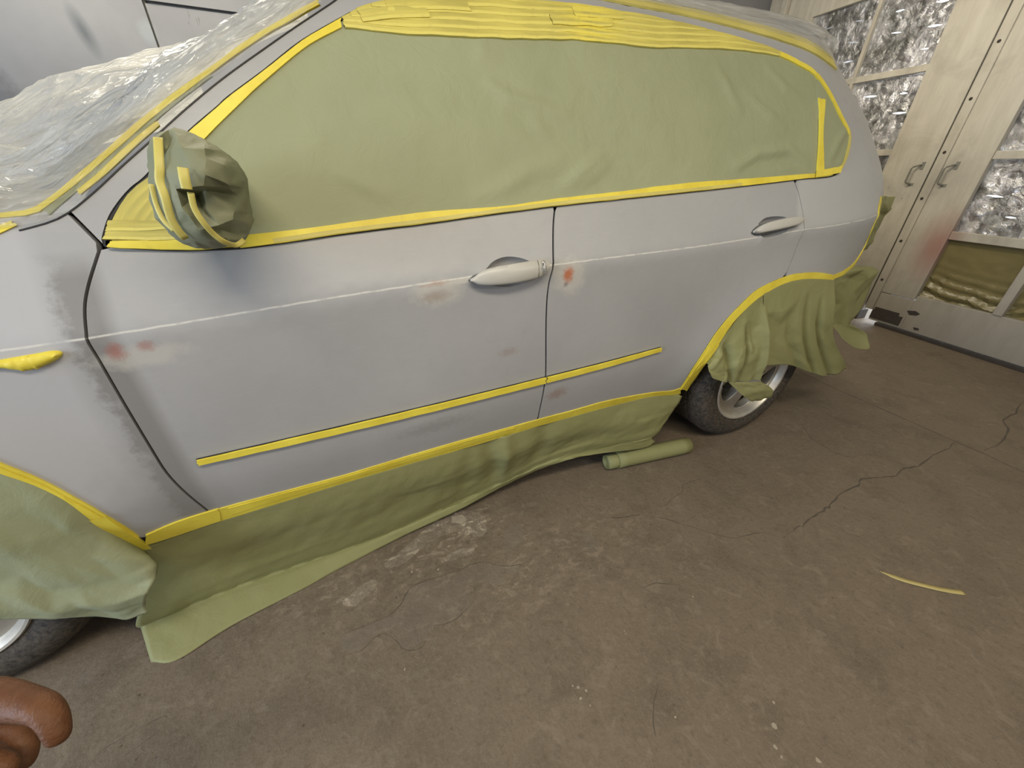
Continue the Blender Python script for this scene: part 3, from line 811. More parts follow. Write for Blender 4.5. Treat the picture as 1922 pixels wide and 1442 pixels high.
# added strip keeping daylight out of the meeting gap; threshold, jamb and the wall beyond
w = dempty('trim_2'); mb = MB(); dbox(mb, -.20, -.02, -.06, -.03, .16, 2.9); mb.build('gap_light_block', M['rot'], w, False); structure(w)
w = dempty('trim_3'); mb = MB(); dbox(mb, .02, 2.2, -.10, .035, 0, .03); dbox(mb, -2.1, -.15, -.10, .02, 0, .09); mb.build('threshold', M['rot'], w, False, bevel=.004); structure(w)
w = dempty('trim_4'); mb = MB(); dbox(mb, -2.10, -2.03, -.03, .07, 0, 2.98); dbox(mb, -2.10, 2.2, -.03, .03, 2.905, 2.98); dbox(mb, -2.03, -2.015, -.03, .0, 0, 2.9); mb.build('door_jamb', M['wood'], w, False, bevel=.004); structure(w)
w = dempty('wall_right'); mb = MB()
dbox(mb, -3.2, -2.25, -.05, .04, 0, 3.0); dbox(mb, -2.245, -2.10, -.05, .055, 0, 3.0); dbox(mb, 2.1, 4.6, -.05, .04, 0, 3.0)
mb.build('boards', M['wood'], w, False, bevel=.003); structure(w)

# ------------------------------------------------------------------ the car
car = empty('car', (1.45, .95, 0))
tag(car, 'silver grey SUV sanded for repainting, windows, wheels and trim masked with green paper', 'car')
def cpart(o):
    o.parent = car; o.matrix_parent_inverse = Matrix.Translation((-1.45, -.95, 0)); return o

def circle_arc(cx, cz, r, a0, a1, n):
    return [(cx+r*math.cos(math.radians(a0+(a1-a0)*k/n)), cz+r*math.sin(math.radians(a0+(a1-a0)*k/n))) for k in range(n+1)]

fd_left = shift(S(FDGAP), -G); fd_right = shift(S(FDGAP), G)      # line runs downwards: left of travel = +x
fd_for_door = fd_right if fd_right[5][0] > fd_left[5][0] else fd_left
fd_for_fender = fd_left if fd_for_door is fd_right else fd_right
b1 = shift(S(BGAP), G); b2 = shift(S(BGAP), -G)
b_rear, b_front = (b1, b2) if b1[5][0] > b2[5][0] else (b2, b1)
r1 = shift(S(RDGAP), G*.6); r2 = shift(S(RDGAP), -G*.6)
r_rear, r_front = (r1, r2) if r1[5][0] > r2[5][0] else (r2, r1)

belt = [(p[0], p[1]-.0018) for p in S(WIN_BELT)]                    # rear to front
def clip_x(line, x0, x1):
    out = []
    for a, b in zip(line, line[1:]):
        for x in ((x0, x1) if a[0] < b[0] else (x1, x0)):
            if min(a[0], b[0]) < x < max(a[0], b[0]):
                t = (x-a[0])/(b[0]-a[0]); out.append((x, a[1]+(b[1]-a[1])*t))
        if x0 <= b[0] <= x1: out.append((b[0], b[1]))
    if x0 <= line[0][0] <= x1: out.insert(0, (line[0][0], line[0][1]))
    return [p for i, p in enumerate(out) if i == 0 or dist2(p, out[i-1]) > 1e-5]

# front fender
sill_f = .40
arch_f = S([(-.50, .43), (-.48, .60), (-.36, .80), (-.15, .915), (.05, .935), (.22, .895), (.32, .83)]+[(p[0]-.006, p[1]-.006) for p in FARCH_OUT[1:]])
fender = [(-.75, .45)]+[(-.52, .40)]+arch_f+[(.52, sill_f)]+[(p[0], p[1]) for p in reversed(fd_for_fender) if p[1] > sill_f and p[1] < 1.118]+[(p[0]-.0030, p[1]-.0026) for p in S(list(reversed(FPGAP)))[1:]]
ft = [(p[0], p[1]) for p in reversed(S(FENDER_TOP))][1:]
fender = [p for i, p in enumerate(fender) if i == 0 or dist2(p, fender[i-1]) > .002]+ft
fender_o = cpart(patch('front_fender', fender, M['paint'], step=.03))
# front door
sill_line = [(p[0], p[1]-.012) for p in S(SILL_UP)]
door = [p for p in fd_for_door if p[1] > sill_line[5][1]+.002 and p[1] < 1.122]
door += clip_x(sill_line, door[-1][0]+.004, 1.690)
door += [p for p in reversed(b_front) if .438 < p[1] < 1.165]
door += clip_x(belt, .712, b_front[0][0]-.004)
DISH_F = [(1.484,1.020),(1.518,1.044),(1.560,1.053),(1.608,1.045),(1.641,1.026),(1.628,0.998),(1.594,0.976),(1.543,0.974),(1.495,0.988)]
DISH_R = [(2.587,1.098),(2.625,1.115),(2.683,1.119),(2.744,1.112),(2.757,1.083),(2.708,1.055),(2.638,1.046),(2.593,1.058)]
fdoor_o = cpart(patch('front_door', door, M['paint'], holes=[S(DISH_F+[DISH_F[0]], 4)[:-1]], step=.03, fold=.006))
# rear door
arch_r = S(RARCH_OUT)
door = [p for p in b_rear if .438 < p[1] < 1.165]+clip_x(sill_line, 1.702, 2.425)
door += [p for p in [(a[0]-.004, a[1]) for a in arch_r] if p[0] < 2.787 and p[1] > .43]
door += [p for p in reversed(r_front) if .893 < p[1] < 1.2385]
door += clip_x(belt, b_rear[0][0]+.004, 2.786)
rdoor_o = cpart(patch('rear_door', door, M['paint'], holes=[S(DISH_R+[DISH_R[0]], 4)[:-1]], step=.03, fold=.006))
# side frame and quarter panel: pillar, roof edge, tail corner in one pressing round the window
q = [(p[0]+.0028, p[1]+.0024) for p in S(FPGAP)]
q += [(p[0]-.004, p[1]+.003) for p in S(WIN_TOP)][3:-3]
q += [(2.95, 1.2575), (2.90, 1.2495), (2.85, 1.2425), (2.815, 1.2405)]
q += [p for p in r_rear if .895 < p[1] < 1.2375]
q += [p for p in [(a[0], a[1]) for a in arch_r] if p[0] > 2.80]
q += S(BUMP)[1:]
q += [(3.45, 1.17), (3.8, 1.17), (4.3, 1.17), (4.3, 1.3), (4.3, 1.45), (4.3, 1.66), (4.2, 1.70), (3.9, 1.715)]
for k in range(1, 26): 
    s = 3.9-k*(3.9-1.40)/25
    q.append((s, min(crease_z(s)+.71, 1.775)))
q += [(1.34, 1.66)]+[tuple(p) for p in reversed(S(PILLAR_OUT))][:-1]
quarter_o = cpart(patch('quarter_panel', q, M['paint'], step=.03))
# dark shell behind the shut lines, and the far side of the car
def shell():
    V = []; F = []
    ss = [-.8+k*(4.3+.8)/60 for k in range(61)]
    zs = [.36+k*(1.77-.36)/30 for k in range(31)]
    def arch(s, z):            # hollow out the wheel wells
        p = on(s, z, -.030); return p
    for s in ss:
        for z in zs:
            zz = min(z, crease_z(s)+.765)
            if s < .55: zz = min(zz, 1.12)
            elif s < 1.25: zz = min(zz, 1.12+(s-.55)*.66)
            p = arch(s, zz)
            for ax in (0, 2.933):
                if math.hypot(p.x-ax, p.z-.365) < .47: p.y = max(p.y, .34)
            V.append(p)
    n = len(zs)
    for i in range(len(ss)-1):
        for j in range(n-1): F.append((i*n+j, (i+1)*n+j, (i+1)*n+j+1, i*n+j+1))
    b = len(V); V += [Vector((p.x, 1.9-p.y, p.z)) for p in V]
    F += [tuple(b+k for k in reversed(f)) for f in F]
    for i in range(len(ss)-1):
        F.append((i*n+n-1, (i+1)*n+n-1, b+(i+1)*n+n-1, b+i*n+n-1)); F.append((i*n, b+i*n, b+(i+1)*n, (i+1)*n))
    for j in range(n-1):
        F.append((j, j+1, b+j+1, b+j)); k = (len(ss)-1)*n
        F.append((k+j, b+k+j, b+k+j+1, k+j+1))
    return cpart(new_obj('body_shell', mesh_from(V, F), M['dark']))
shell()
def far_side():
    V = []; F = []; U = []
    ss = [-.78+k*(4.3+.78)/50 for k in range(51)]; zs = [.40+k*(1.74-.40)/28 for k in range(29)]
    for s in ss:
        for z in zs:
            zz = min(z, 1.13 if s < .55 else 1.13+(s-.55)*.66 if s < 1.25 else 9)
            p = surf(s, min(zz, crease_z(s)+.75)); V.append(Vector((p.x, 1.9-p.y, p.z))); U.append((s, z+3))
    n = len(zs)
    for i in range(len(ss)-1):
        for j in range(n-1): F.append((i*n+j, i*n+j+1, (i+1)*n+j+1, (i+1)*n+j))
    cpart(new_obj('far_body_side', mesh_from(V, F, uvs=U), M['paint']))
far_side()
cpart(patch('side_window', [(p[0], p[1]) for p in WIN], M['glass'], lift=-.012, step=.06, fold=.01))
# black window seal: thin rim round the opening
def rim(line, w0, w1, name, mat, lift):
    return cpart(ribbon(name, shift(line, w0), shift(line, w1), mat, lift=lift, cols=1, wob=0, edge=0, ends=0, fold=.012))
WLOOP = S(WIN+[WIN[0]], 2)
rim(WLOOP, .0018, -.0015, 'window_seal', M['seal'], .0012)
cpart(ribbon('windscreen_trim', shift(S([(.585,1.158),(.63,1.170)]+PILLAR_OUT), -.0008), shift(S([(.585,1.158),(.63,1.170)]+PILLAR_OUT), .0016), M['seal'], lift=.0015, cols=1, wob=0, edge=0, ends=0, fold=.008))
# hood and windscreen panels under the film
def mirror_row(p0, mid, n=9):
    a = Vector(p0); c = Vector(mid); b = Vector((a.x, 1.9-a.y, a.z)); return [a, a.lerp(c, .5)+Vector((0, 0, .012)), c, b.lerp(c, .5)+Vector((0, 0, .012)), b]
cpart(loft('hood', [mirror_row(on(s, z, -.004), (s-.12*(1 if s > 0 else .5), .95, z+.03)) for s, z in FENDER_TOP], 20, 14, M['paint'], thick=0))
cpart(loft('windscreen', [mirror_row(on(s, z, -.012), (s-f, .95, z+.02)) for s, z, f in ((.664,1.186,.24),(.821,1.307,.18),(.978,1.428,.12),(1.145,1.541,.06),(1.277,1.635,.02))], 20, 12, M['glass'], thick=0))
cpart(loft('roof', [mirror_row(on(s, min(crease_z(s)+.70, 1.755), -.003), (s, .95, min(crease_z(s)+.76, 1.80))) for s in (1.30, 1.6, 2.0, 2.5, 3.0, 3.5)], 20, 16, M['paint'], thick=0))

# door mouldings (wrapped in tape) as raised parts, handles
def moulding(x0, x1, par):
    up = clip_x(S(MOULD_UP, 8), x0, x1); lo = clip_x(S(MOULD_LO, 8), x0, x1)
    o = ribbon('side_moulding', shift(lo, -.0008), shift(up, .0010), M['seal'], lift=.004, cols=2, wob=0, edge=0, fold=.008); o.parent = par
moulding(.698, 1.6985, fdoor_o); moulding(1.7045, 2.2105, rdoor_o)

def handle(par, outer, dish, lock=None):
    """a bowl sunk behind a bowed grip"""
    # bowl: dark-lipped recess
    cx = sum(p[0] for p in dish)/len(dish); cz = sum(p[1] for p in dish)/len(dish)
    D = S(dish+[dish[0]], 4)[:-1]
    rings = [(1.03, -.0005), (1.0, -.001), (.96, -.005), (.86, -.014), (.70, -.021), (.45, -.025), (.02, -.026)]
    V = []; F = []; U = []
    n = len(D)
    for k, h in rings:
        for p in D:
            s, z = cx+(p[0]-cx)*k, cz+(p[1]-cz)*k
            V.append(on(s, z, h)); U.append((s, z-crease_z(s)))
    for r in range(len(rings)-1):
        for i in range(n): F.append((r*n+i, r*n+(i+1) % n, (r+1)*n+(i+1) % n, (r+1)*n+i))
    o = new_obj('handle_bowl', mesh_from(V, F, uvs=U), M['paint'], par)
    # grip: a bowed bar lofted between its lower and upper edge lines
    lo, up = outer
    A = S(lo, 4)+list(reversed(S(up, 4)))
    L1, L2 = resample(S(lo, 6), 48), resample(S(up, 6), 48)
    x0, x1 = L1[0].x, L1[-1].x
    bow = lambda t: .003+.020*math.sin(math.pi*min(max(t, .03), .97))**.55
    V = []; U = []; m = 15
    for i, (a, b) in enumerate(zip(L1, L2)):
        t = i/47
        for j in range(m):
            ph = math.radians(-100+200*j/(m-1))
            q = a.lerp(b, .5+.5*max(-1, min(1, math.sin(ph)*1.015)))
            e = max(0, math.cos(ph))**.55 if math.cos(ph) > 0 else math.cos(ph)*.8
            V.append(on(q.x, q.y, bow(t)+.0105*e)); U.append((q.x, q.y-crease_z(q.x)))
    F = [(i*m+j, (i+1)*m+j, (i+1)*m+j+1, i*m+j+1) for i in range(47) for j in range(m-1)]
    F += [tuple(range(m-1, -1, -1)), tuple(47*m+j for j in range(m))]
    for i in range(47): F.append((i*m, i*m+m-1, (i+1)*m+m-1, (i+1)*m))
    g = new_obj('door_handle', mesh_from(V, F, uvs=U, angle=50), M['grip'], par)
    gk = ribbon('handle_gasket', shift(A+[A[0]], -.0028), shift(A+[A[0]], .0005), M['gasket'], lift=.0015, cols=1, wob=0, edge=0, ends=0, fold=.004); gk.parent = par
    if lock:
        (lx, lz), (ax, az), (bx, bz) = lock
        t = (lx-x0)/(x1-x0); h = bow(t)+.0118
        mb = MB()
        for r0, r1 in ((.0098, .0086), (.0066, .0)):
            ring = [[on(lx+r*math.cos(2*math.pi*k/24), lz+r*math.sin(2*math.pi*k/24), h+e) for k in range(24)] for r, e in ((r0, -.002), (r0, .0012), (max(r1, .0004), .0012))]
            v = [p for q_ in ring for p in q_]
            mb.add(v, [(a*24+i, a*24+(i+1) % 24, (a+1)*24+(i+1) % 24, (a+1)*24+i) for a in range(2) for i in range(24)])
        c = new_obj('lock_cylinder', mesh_from(mb.v, mb.f), M['lockm'], par)
        mb = MB(); mb.add([on(lx+a, lz+b, h+e) for e in (.0002, .0016) for a, b in ((-.001, -.0042), (.001, -.0042), (.001, .0042), (-.001, .0042))],
                          [(0, 1, 2, 3), (4, 5, 6, 7), (0, 1, 5, 4), (1, 2, 6, 5), (2, 3, 7, 6), (3, 0, 4, 7)])
        mb.build('keyhole', M['seal'], par, False)
        # seam between grip and lock cap
        mb = MB()
        L = [(ax+(bx-ax)*k/6, az+(bz-az)*k/6) for k in range(7)]
        tt = lambda p: bow((p[0]-x0)/(x1-x0))+.0112
        mb.tube([on(p[0], p[1], tt(p)) for p in L], .0007, 6); mb.build('cap_seam', M['seal'], par)
M['grip'] = plain('primed_handle_paint', (0.50, 0.485, 0.44), .36, var=.06, scale=20)
M['gasket'] = plain('grey_rubber_gasket', (0.10, 0.105, 0.105), .6)
handle(fdoor_o, ([(1.440,1.003),(1.472,0.992),(1.552,0.990),(1.637,0.996),(1.667,1.004),(1.679,1.017)], [(1.440,1.008),(1.483,1.018),(1.556,1.027),(1.640,1.034),(1.668,1.036),(1.680,1.025)]),
       DISH_F, ((1.656,1.018), (1.640,1.031), (1.639,0.999)))
handle(rdoor_o, ([(2.544,1.067),(2.580,1.062),(2.668,1.068),(2.775,1.080),(2.815,1.094),(2.823,1.099)], [(2.544,1.072),(2.596,1.092),(2.698,1.104),(2.780,1.108),(2.810,1.108),(2.824,1.104)]), DISH_R)

# wheels
def wheel(cx, rot):
    w = cpart(empty('wheel', (cx, .03, .365)))
    mb = MB()
    prof = [(.232, .035), (.238, .012), (.250, .006), (.272, -.002), (.300, -.004), (.325, .002), (.343, .014), (.352, .026), (.358, .040)]
    for k in range(5):
        y = .055+k*.038
        prof += [(.365, y), (.365, y+.022), (.357, y+.025), (.357, y+.034)]
    prof += [(.362, .246), (.350, .268), (.30, .280), (.24, .262), (.232, .24)]
    mb.lathe(prof, 96); mb.build('tyre', M['tyre'], w, True, 50)
    mb = MB(); mb.lathe([(.244, .012), (.247, .006), (.243, .000), (.236, .002), (.230, .012), (.222, .030), (.216, .060), (.213, .20), (.238, .25)], 96)
    mb.build('rim', M['alloy'], w, True, 40)
    hub = (0, 0)
    holes = []
    for k in range(5):
        a = rot+72*k+36
        pts = []
        for r, da in ((.075, -9), (.11, -19), (.155, -22), (.182, -20), (.193, -13), (.196, 0), (.193, 13), (.182, 20), (.155, 22), (.11, 19), (.075, 9), (.070, 0)):
            pts.append((r*math.cos(math.radians(a+da)), r*math.sin(math.radians(a+da))))
        holes.append([tuple(p) for p in spline(pts+[pts[0]], 3)][:-1])
    out = [(.226*math.cos(2*math.pi*k/80), .226*math.sin(2*math.pi*k/80)) for k in range(80)]
    def pl(x, z, d):
        r = math.hypot(x, z); return Vector((x, d+.030-.022*math.cos(min(r/.226, 1)*math.pi/2)+.0*r, z))
    V, F = plate(out, holes, pl, .0, .045, .02)
    mb = MB(); mb.add(V, F); mb.build('spokes', M['alloy'], w, True, 35, bevel=.004)
    mb = MB(); mb.lathe([(.0, -.006), (.028, -.006), (.034, -.001), (.036, .012)], 32); mb.build('hub_cap', M['lockm'], w)
    for k in range(5):
        a = math.radians(rot+72*k); mb = MB(); mb.lathe([(0, .0), (.008, .0), (.010, .006), (.010, .02)], 12)
        o = mb.build('wheel_bolt', M['steel'], w); o.location = (.058*math.cos(a), .004, .058*math.sin(a))
    mb = MB(); mb.lathe([(.0, .10), (.165, .10), (.165, .125), (0, .125)], 48); mb.build('brake_disc', M['steel'], w)
    mb = MB(); mb.lathe([(.0, .17), (.213, .17)], 48); mb.build('wheel_back', M['dark'], w)
    a = math.radians(rot-52); mb = MB(); mb.tube([(.203*math.cos(a), .035, .203*math.sin(a)), (.198*math.cos(a), -.004, .198*math.sin(a))], .0035, 8); mb.build('valve_stem', M['seal'], w)
    return w
wheel(2.933, 237); wheel(0.0, 325)
for cx in (0.0, 2.933):           # far-side wheels stand behind, closed discs of rubber and alloy
    w = cpart(empty('wheel', (cx, 1.87, .365))); w.rotation_euler = (0, 0, math.pi)
    mb = MB(); mb.lathe([(.232, .035), (.25, .006), (.30, -.004), (.343, .014), (.365, .05), (.365, .22), (.34, .27), (.24, .262)], 48); mb.build('tyre', M['tyre'], w)
    mb = MB(); mb.lathe([(0, .02), (.10, .02), (.20, .03), (.236, .002), (.247, .006)], 48); mb.build('rim', M['alloy'], w)

# ------------------------------------------------------------------ masking tape and paper on the car
TG = {'win': 'tape strips across the top of the side window', 'tri': 'short tape strips in the window corner behind the mirror',
      'arch': 'tape strips along the wheel arches', 'film': 'tape strips under the windscreen film'}
def tape(A, B, label, mat='tape', group=None, **kw):
    return tag(ribbon('masking_tape', A, B, M[mat], **kw), label, 'tape', group)

def crease_fn(creases):
    def f(s, z):
        h = .0022*noise.noise(Vector((s*5, z*7, 1)))+.0012*noise.noise(Vector((s*14, z*16, 4)))
        for line, amp, w in creases:
            best = 9; side = 0; tt = 0
            for i in range(len(line)-1):
                ax, az = line[i]; bx, bz = line[i+1]; dx, dz = bx-ax, bz-az; L2 = dx*dx+dz*dz
                t = min(max(((s-ax)*dx+(z-az)*dz)/L2, 0), 1); qx, qz = ax+dx*t, az+dz*t
                d = math.hypot(s-qx, z-qz)
                if d < best: best = d; side = 1 if dx*(z-az)-dz*(s-ax) > 0 else -1; tt = (i+t)/(len(line)-1)
            if best < w*4: h += amp*math.exp(-(best/w)**2)*(1-.6*abs(2*tt-1))
        return max(h, -.0015)
    return f
CR = [([(1.582,1.459),(1.630,1.432),(1.717,1.425),(1.799,1.404)], .007, .014), ([(1.60,1.47),(1.68,1.445),(1.78,1.43)], -.004, .014),
      ([(1.442,1.171),(1.554,1.207),(1.658,1.258),(1.765,1.285)], .007, .022), ([(1.755,1.211),(1.824,1.252),(1.904,1.297)], .009, .016),
      ([(1.79,1.205),(1.86,1.24),(1.93,1.28)], .006, .012),
      ([(1.170,1.250),(1.225,1.228),(1.269,1.198)], .006, .018), ([(2.480,1.278),(2.589,1.321),(2.762,1.338),(2.868,1.291)], .012, .016),
      ([(2.50,1.262),(2.60,1.296),(2.74,1.310),(2.84,1.28)], -.006, .012),
      ([(2.421,1.567),(2.458,1.508),(2.501,1.455)], .006, .016), ([(2.671,1.587),(2.744,1.535),(2.828,1.507)], .006, .014),
      ([(2.546,1.498),(2.648,1.447),(2.732,1.409)], .006, .016), ([(2.645,1.262),(2.763,1.275),(2.851,1.269)], .008, .008),
      ([(1.693,1.380),(1.738,1.344)], .005, .016), ([(1.578,1.578),(1.575,1.530),(1.544,1.492)], .003, .012)]
wp = [(p[0]+.004, p[1]-.004) for p in WIN_TOP[5:26]]+[(2.93, 1.555), (2.905, 1.49), (2.89, 1.42), (2.885, 1.33), (2.885, 1.262)]
wp += [(p[0], p[1]-.007) for p in reversed(clip_x(S(BELT_UP), .96, 2.87))]
wp = [p for i, p in enumerate(wp) if i == 0 or dist2(p, wp[i-1]) > .004]
wp += [(.92, 1.118), (.80, 1.122), (.76, 1.16), (.78, 1.21)]
tag(patch('masking_paper', wp, M['paper'], lift=.004, step=.013, fold=.004, disp=crease_fn(CR), angle=75, fade=.045),
    'large olive green masking paper sheet covering the side windows', 'masking paper')
cp = [(2.888,1.262),(2.886,1.42),(2.890,1.515),(2.905,1.572),(2.938,1.555),(2.965,1.51),(3.0,1.455),(3.032,1.41),(3.028,1.376),(2.99,1.312),(2.95,1.262)]
tag(patch('masking_paper', S(cp+[cp[0]], 3)[:-1], M['paper'], lift=.0065, step=.010, fold=.004,
          disp=crease_fn([([(2.911,1.300),(2.963,1.376),(3.018,1.416)], .009, .012), ([(2.90,1.29),(2.95,1.285),(2.985,1.32)], .008, .010)]), angle=75, fade=.02),
    'small crumpled paper piece taped in the rear corner of the side window', 'masking paper')

def win_top(s):
    P = WIN[12:26]
    for i in range(len(P)-1):
        if P[i][0] <= s <= P[i+1][0]:
            t = (s-P[i][0])/(P[i+1][0]-P[i][0]); return P[i][1]+(P[i+1][1]-P[i][1])*t
    return -1
tl = [tuple(p) for p in spline(TOP_LO, 6)]
k = 0; pitch = .0165; wdt = .022
words = ['lowest, bordering the paper', 'second from the paper', 'third from the paper', 'fourth from the paper', 'fifth from the paper', 'sixth from the paper', 'uppermost short one']
while k < 6:
    seg = [(p[0], p[1]+k*pitch*(.55+.45*min(1, (p[0]-1.2)/.3))) for p in tl]
    seg = [p for p in seg if p[1] < win_top(p[0])-.006]
    if len(seg) < 4: break
    top = [(p[0], min(p[1]+wdt, win_top(p[0])-.002)) for p in seg]
    tape(seg, top, 'long yellow tape strip above the side window, %s' % words[k], 'tape_row', TG['win'], lift=.0095+.0006*k, fold=.006+.0006*k, wob=.0008, edge=.0025, cols=8, cross=True)
    k += 1
# patching pieces over the middle of the fan
for a, b, t in (((1.80, 1.612), (2.00, 1.628), 'short bright tape piece patched across the strips at mid window top'), ((1.88, 1.640), (2.05, 1.655), 'short tape piece patched high under the roof frame at mid window')):
    tape([a, b], [(a[0]-.01, a[1]+.022), (b[0]+.01, b[1]+.022)], t, mat='tape_row', lift=.0135, fold=.004, wob=.0012, edge=.004, cross=True)
tape([(1.285, 1.556), (1.36, 1.572), (1.45, 1.585)], [(1.28, 1.577), (1.35, 1.595), (1.445, 1.607)], 'slanting tape piece at the front end of the window top strips', 'tape_row', lift=.0130, fold=.005, cross=True)
tape([(1.35, 1.585), (1.45, 1.602), (1.56, 1.612)], [(1.345, 1.606), (1.44, 1.624), (1.555, 1.634)], 'slanting tape piece under the roof frame near the front of the fan', 'tape_row', lift=.0130, fold=.005, cross=True)
tape(PILLAR_IN, [(p[0]+.001, p[1]-.001) for p in WIN[6:13]], 'yellow tape along the slanting windscreen pillar edge of the side window', lift=.0075, fold=.004)
# belt tape: two overlapping lengths
bl = [(p[0], p[1]-.0005) for p in reversed(S(WIN_BELT, 3))]
tape(clip_x(bl, .93, 1.75), clip_x(S(BELT_UP, 3), .95, 1.75), 'yellow tape under the window paper along the front door belt line', lift=.0085, fold=.005, cols=3)
tape(clip_x(bl, 1.72, 2.93), clip_x(S(BELT_UP, 3), 1.72, 2.93), 'yellow tape under the window paper along the rear door belt line', lift=.0085, fold=.005, cols=3)
tape([(p[0], p[1]+.001) for p in clip_x(bl, 1.0, 2.5)], [(p[0], p[1]+.010) for p in clip_x(bl, 1.0, 2.5)], 'narrow second tape lapped on the lower edge of the belt tape', 'tape_thin', lift=.0097, fold=.006)
# rear corner
rear = S(WIN[22:32], 4)
def rear_cut(a, b, d0, d1):
    L = rear[a:b]; return shift(L, -d1), shift(L, -d0)
tape(*rear_cut(4, 15, .001, .017), 'tape piece turning down at the rear top corner of the window', lift=.0085, fold=.005)
tape(*rear_cut(12, 26, .001, .019), 'curved tape down the rear edge of the side window', lift=.0100, fold=.006)
tape(*rear_cut(24, 37, .0005, .010), 'thin tape round the rear lower curve of the side window', 'tape_thin', lift=.0110, fold=.006)
tape([(2.873,1.262),(2.877,1.327),(2.883,1.417),(2.890,1.508)], [(2.893,1.262),(2.893,1.328),(2.896,1.417),(2.918,1.506)], 'upright tape joining the small corner paper to the window sheet', lift=.0115, fold=.006)
tape([(2.87, 1.245), (2.955, 1.262)], [(2.87, 1.268), (2.965, 1.288)], 'tape piece at the rear lower corner of the side window', lift=.0120, fold=.006)
# the filled corner behind the mirror
for i, t in enumerate((.02, .17, .32, .47)):
    a = [(p[0]+.0012+.10*t, p[1]-.0012-.10*t*.35) for p in WIN[1:9]]
    b = [(p[0]+.024, p[1]-.011) for p in a]
    b = [q for p, q in zip(a, b) if p[1] > 1.128 and p[0] < .872]; a = [p for p in a if p[1] > 1.128 and p[0] < .872]
    tape(b, a, 'slanting tape strip beside the mirror, %s' % ('along the pillar', 'second from the pillar', 'third from the pillar', 'fourth from the pillar')[i], 'tape_row', TG['tri'], lift=.0065+.001*i, fold=.006, wob=.0012, edge=.003, cols=6, cross=True)
for i in range(3):
    z = 1.1125+.0175*i; s0 = (.7065, .7065, .714)[i]
    tape([(s0, z+.009-.003*i), (.80, z-.001), (.93-.035*i, z-.001)], [(s0+.01, z+.020), (.80, z+.018), (.93-.035*i, z+.019)], 'level tape strip in the corner below the mirror, %s' % ('on the belt line', 'second up', 'third up')[i], ('tape', 'tape_row', 'tape_row')[i], TG['tri'], lift=.0105+.001*i, fold=.008, wob=.0018, edge=.006, ends=.0015, cols=6, cross=True)
# sill tape: a wide length and a lapped front length
tape(clip_x(S(SILL_LO, 3), .60, 2.46), clip_x(S(SILL_UP, 3), .60, 2.44), 'long yellow tape along the bottom edge of both doors', lift=.0035, fold=.005)
tape([(p[0], p[1]+.016) for p in clip_x(S(SILL_LO, 3), .70, 1.60)], [(p[0], p[1]-.006) for p in clip_x(S(SILL_UP, 3), .70, 1.60)], 'second tape lapped on the sill tape under the front door', lift=.0048, fold=.006)
tape([(.500,.372),(.566,.373),(.67,.378)], [(.515,.416),(.585,.430),(.68,.432)], 'tape end at the front corner of the sill', lift=.0050, fold=.006)
# arches
tape(FARCH_IN, FARCH_OUT, 'wide yellow tape round the front wheel arch', lift=.0035, fold=.005)
tape([(p[0]+.004, p[1]+.010) for p in FARCH_IN[2:]], [(p[0]-.008, p[1]-.004) for p in FARCH_OUT[2:]], 'second tape lapped inside the front arch tape', 'tape', lift=.0048, fold=.006)
tape([(.463,.53),(.470,.40),(.470,.315)], [(.492,.53),(.500,.40),(.497,.330)], 'tape end overhanging the bottom of the front arch', lift=.0060, fold=.006)
tape(RARCH_IN, RARCH_OUT, 'yellow tape round the rear wheel arch', lift=.0035, fold=.005)
for i, (t0, t1) in enumerate(((.005, .018), (.022, .036), (.040, .055))):
    tape([(2.43+t0, .40), (2.428+t0, .52), (2.462+t0, .635)], [(2.43+t1, .40), (2.428+t1, .52), (2.462+t1, .635)], 'steep tape strip at the front foot of the rear arch, %s' % ('outermost', 'middle', 'innermost')[i], 'tape', TG['arch'], lift=.0055, fold=.006, wob=.002)
bo = S(BUMP, 3)
tape([(p[0]+.004, p[1]-.020) for p in bo], bo, 'yellow tape over the rear bumper top and up the tail light', lift=.0035, fold=.005)
# mouldings, indicator
tape(clip_x(S(MOULD_LO, 4), .70, 1.699), clip_x(S(MOULD_UP, 4), .70, 1.699), 'yellow tape wrapping the long front door side moulding', lift=.0105, fold=.006, wob=.001, cols=4)
tape(clip_x(S(MOULD_LO, 4), 1.7035, 2.22), clip_x(S(MOULD_UP, 4), 1.7035, 2.22), 'yellow tape wrapping the short rear door side moulding', lift=.0105, fold=.006, wob=.001, cols=4)
mk = [(0.440,0.944),(0.494,0.943),(0.540,.946),(0.578,0.9475),(0.586,0.940),(0.569,0.927),(0.526,0.915),(0.489,0.928),(0.44,0.932)]
MK = S(mk+[mk[0]], 4)[:-1]
def mk_h(s, z):
    d = min(dist2((s, z), p) for p in MK); return .012*(1-math.exp(-d/.005))+.0012*noise.noise(Vector((s*120, z*120, 2)))
tag(patch('masking_tape', MK, M['tape'], lift=.002, step=.005, fold=.004, disp=mk_h), 'yellow tape moulded over the pointed indicator on the front fender', 'tape')
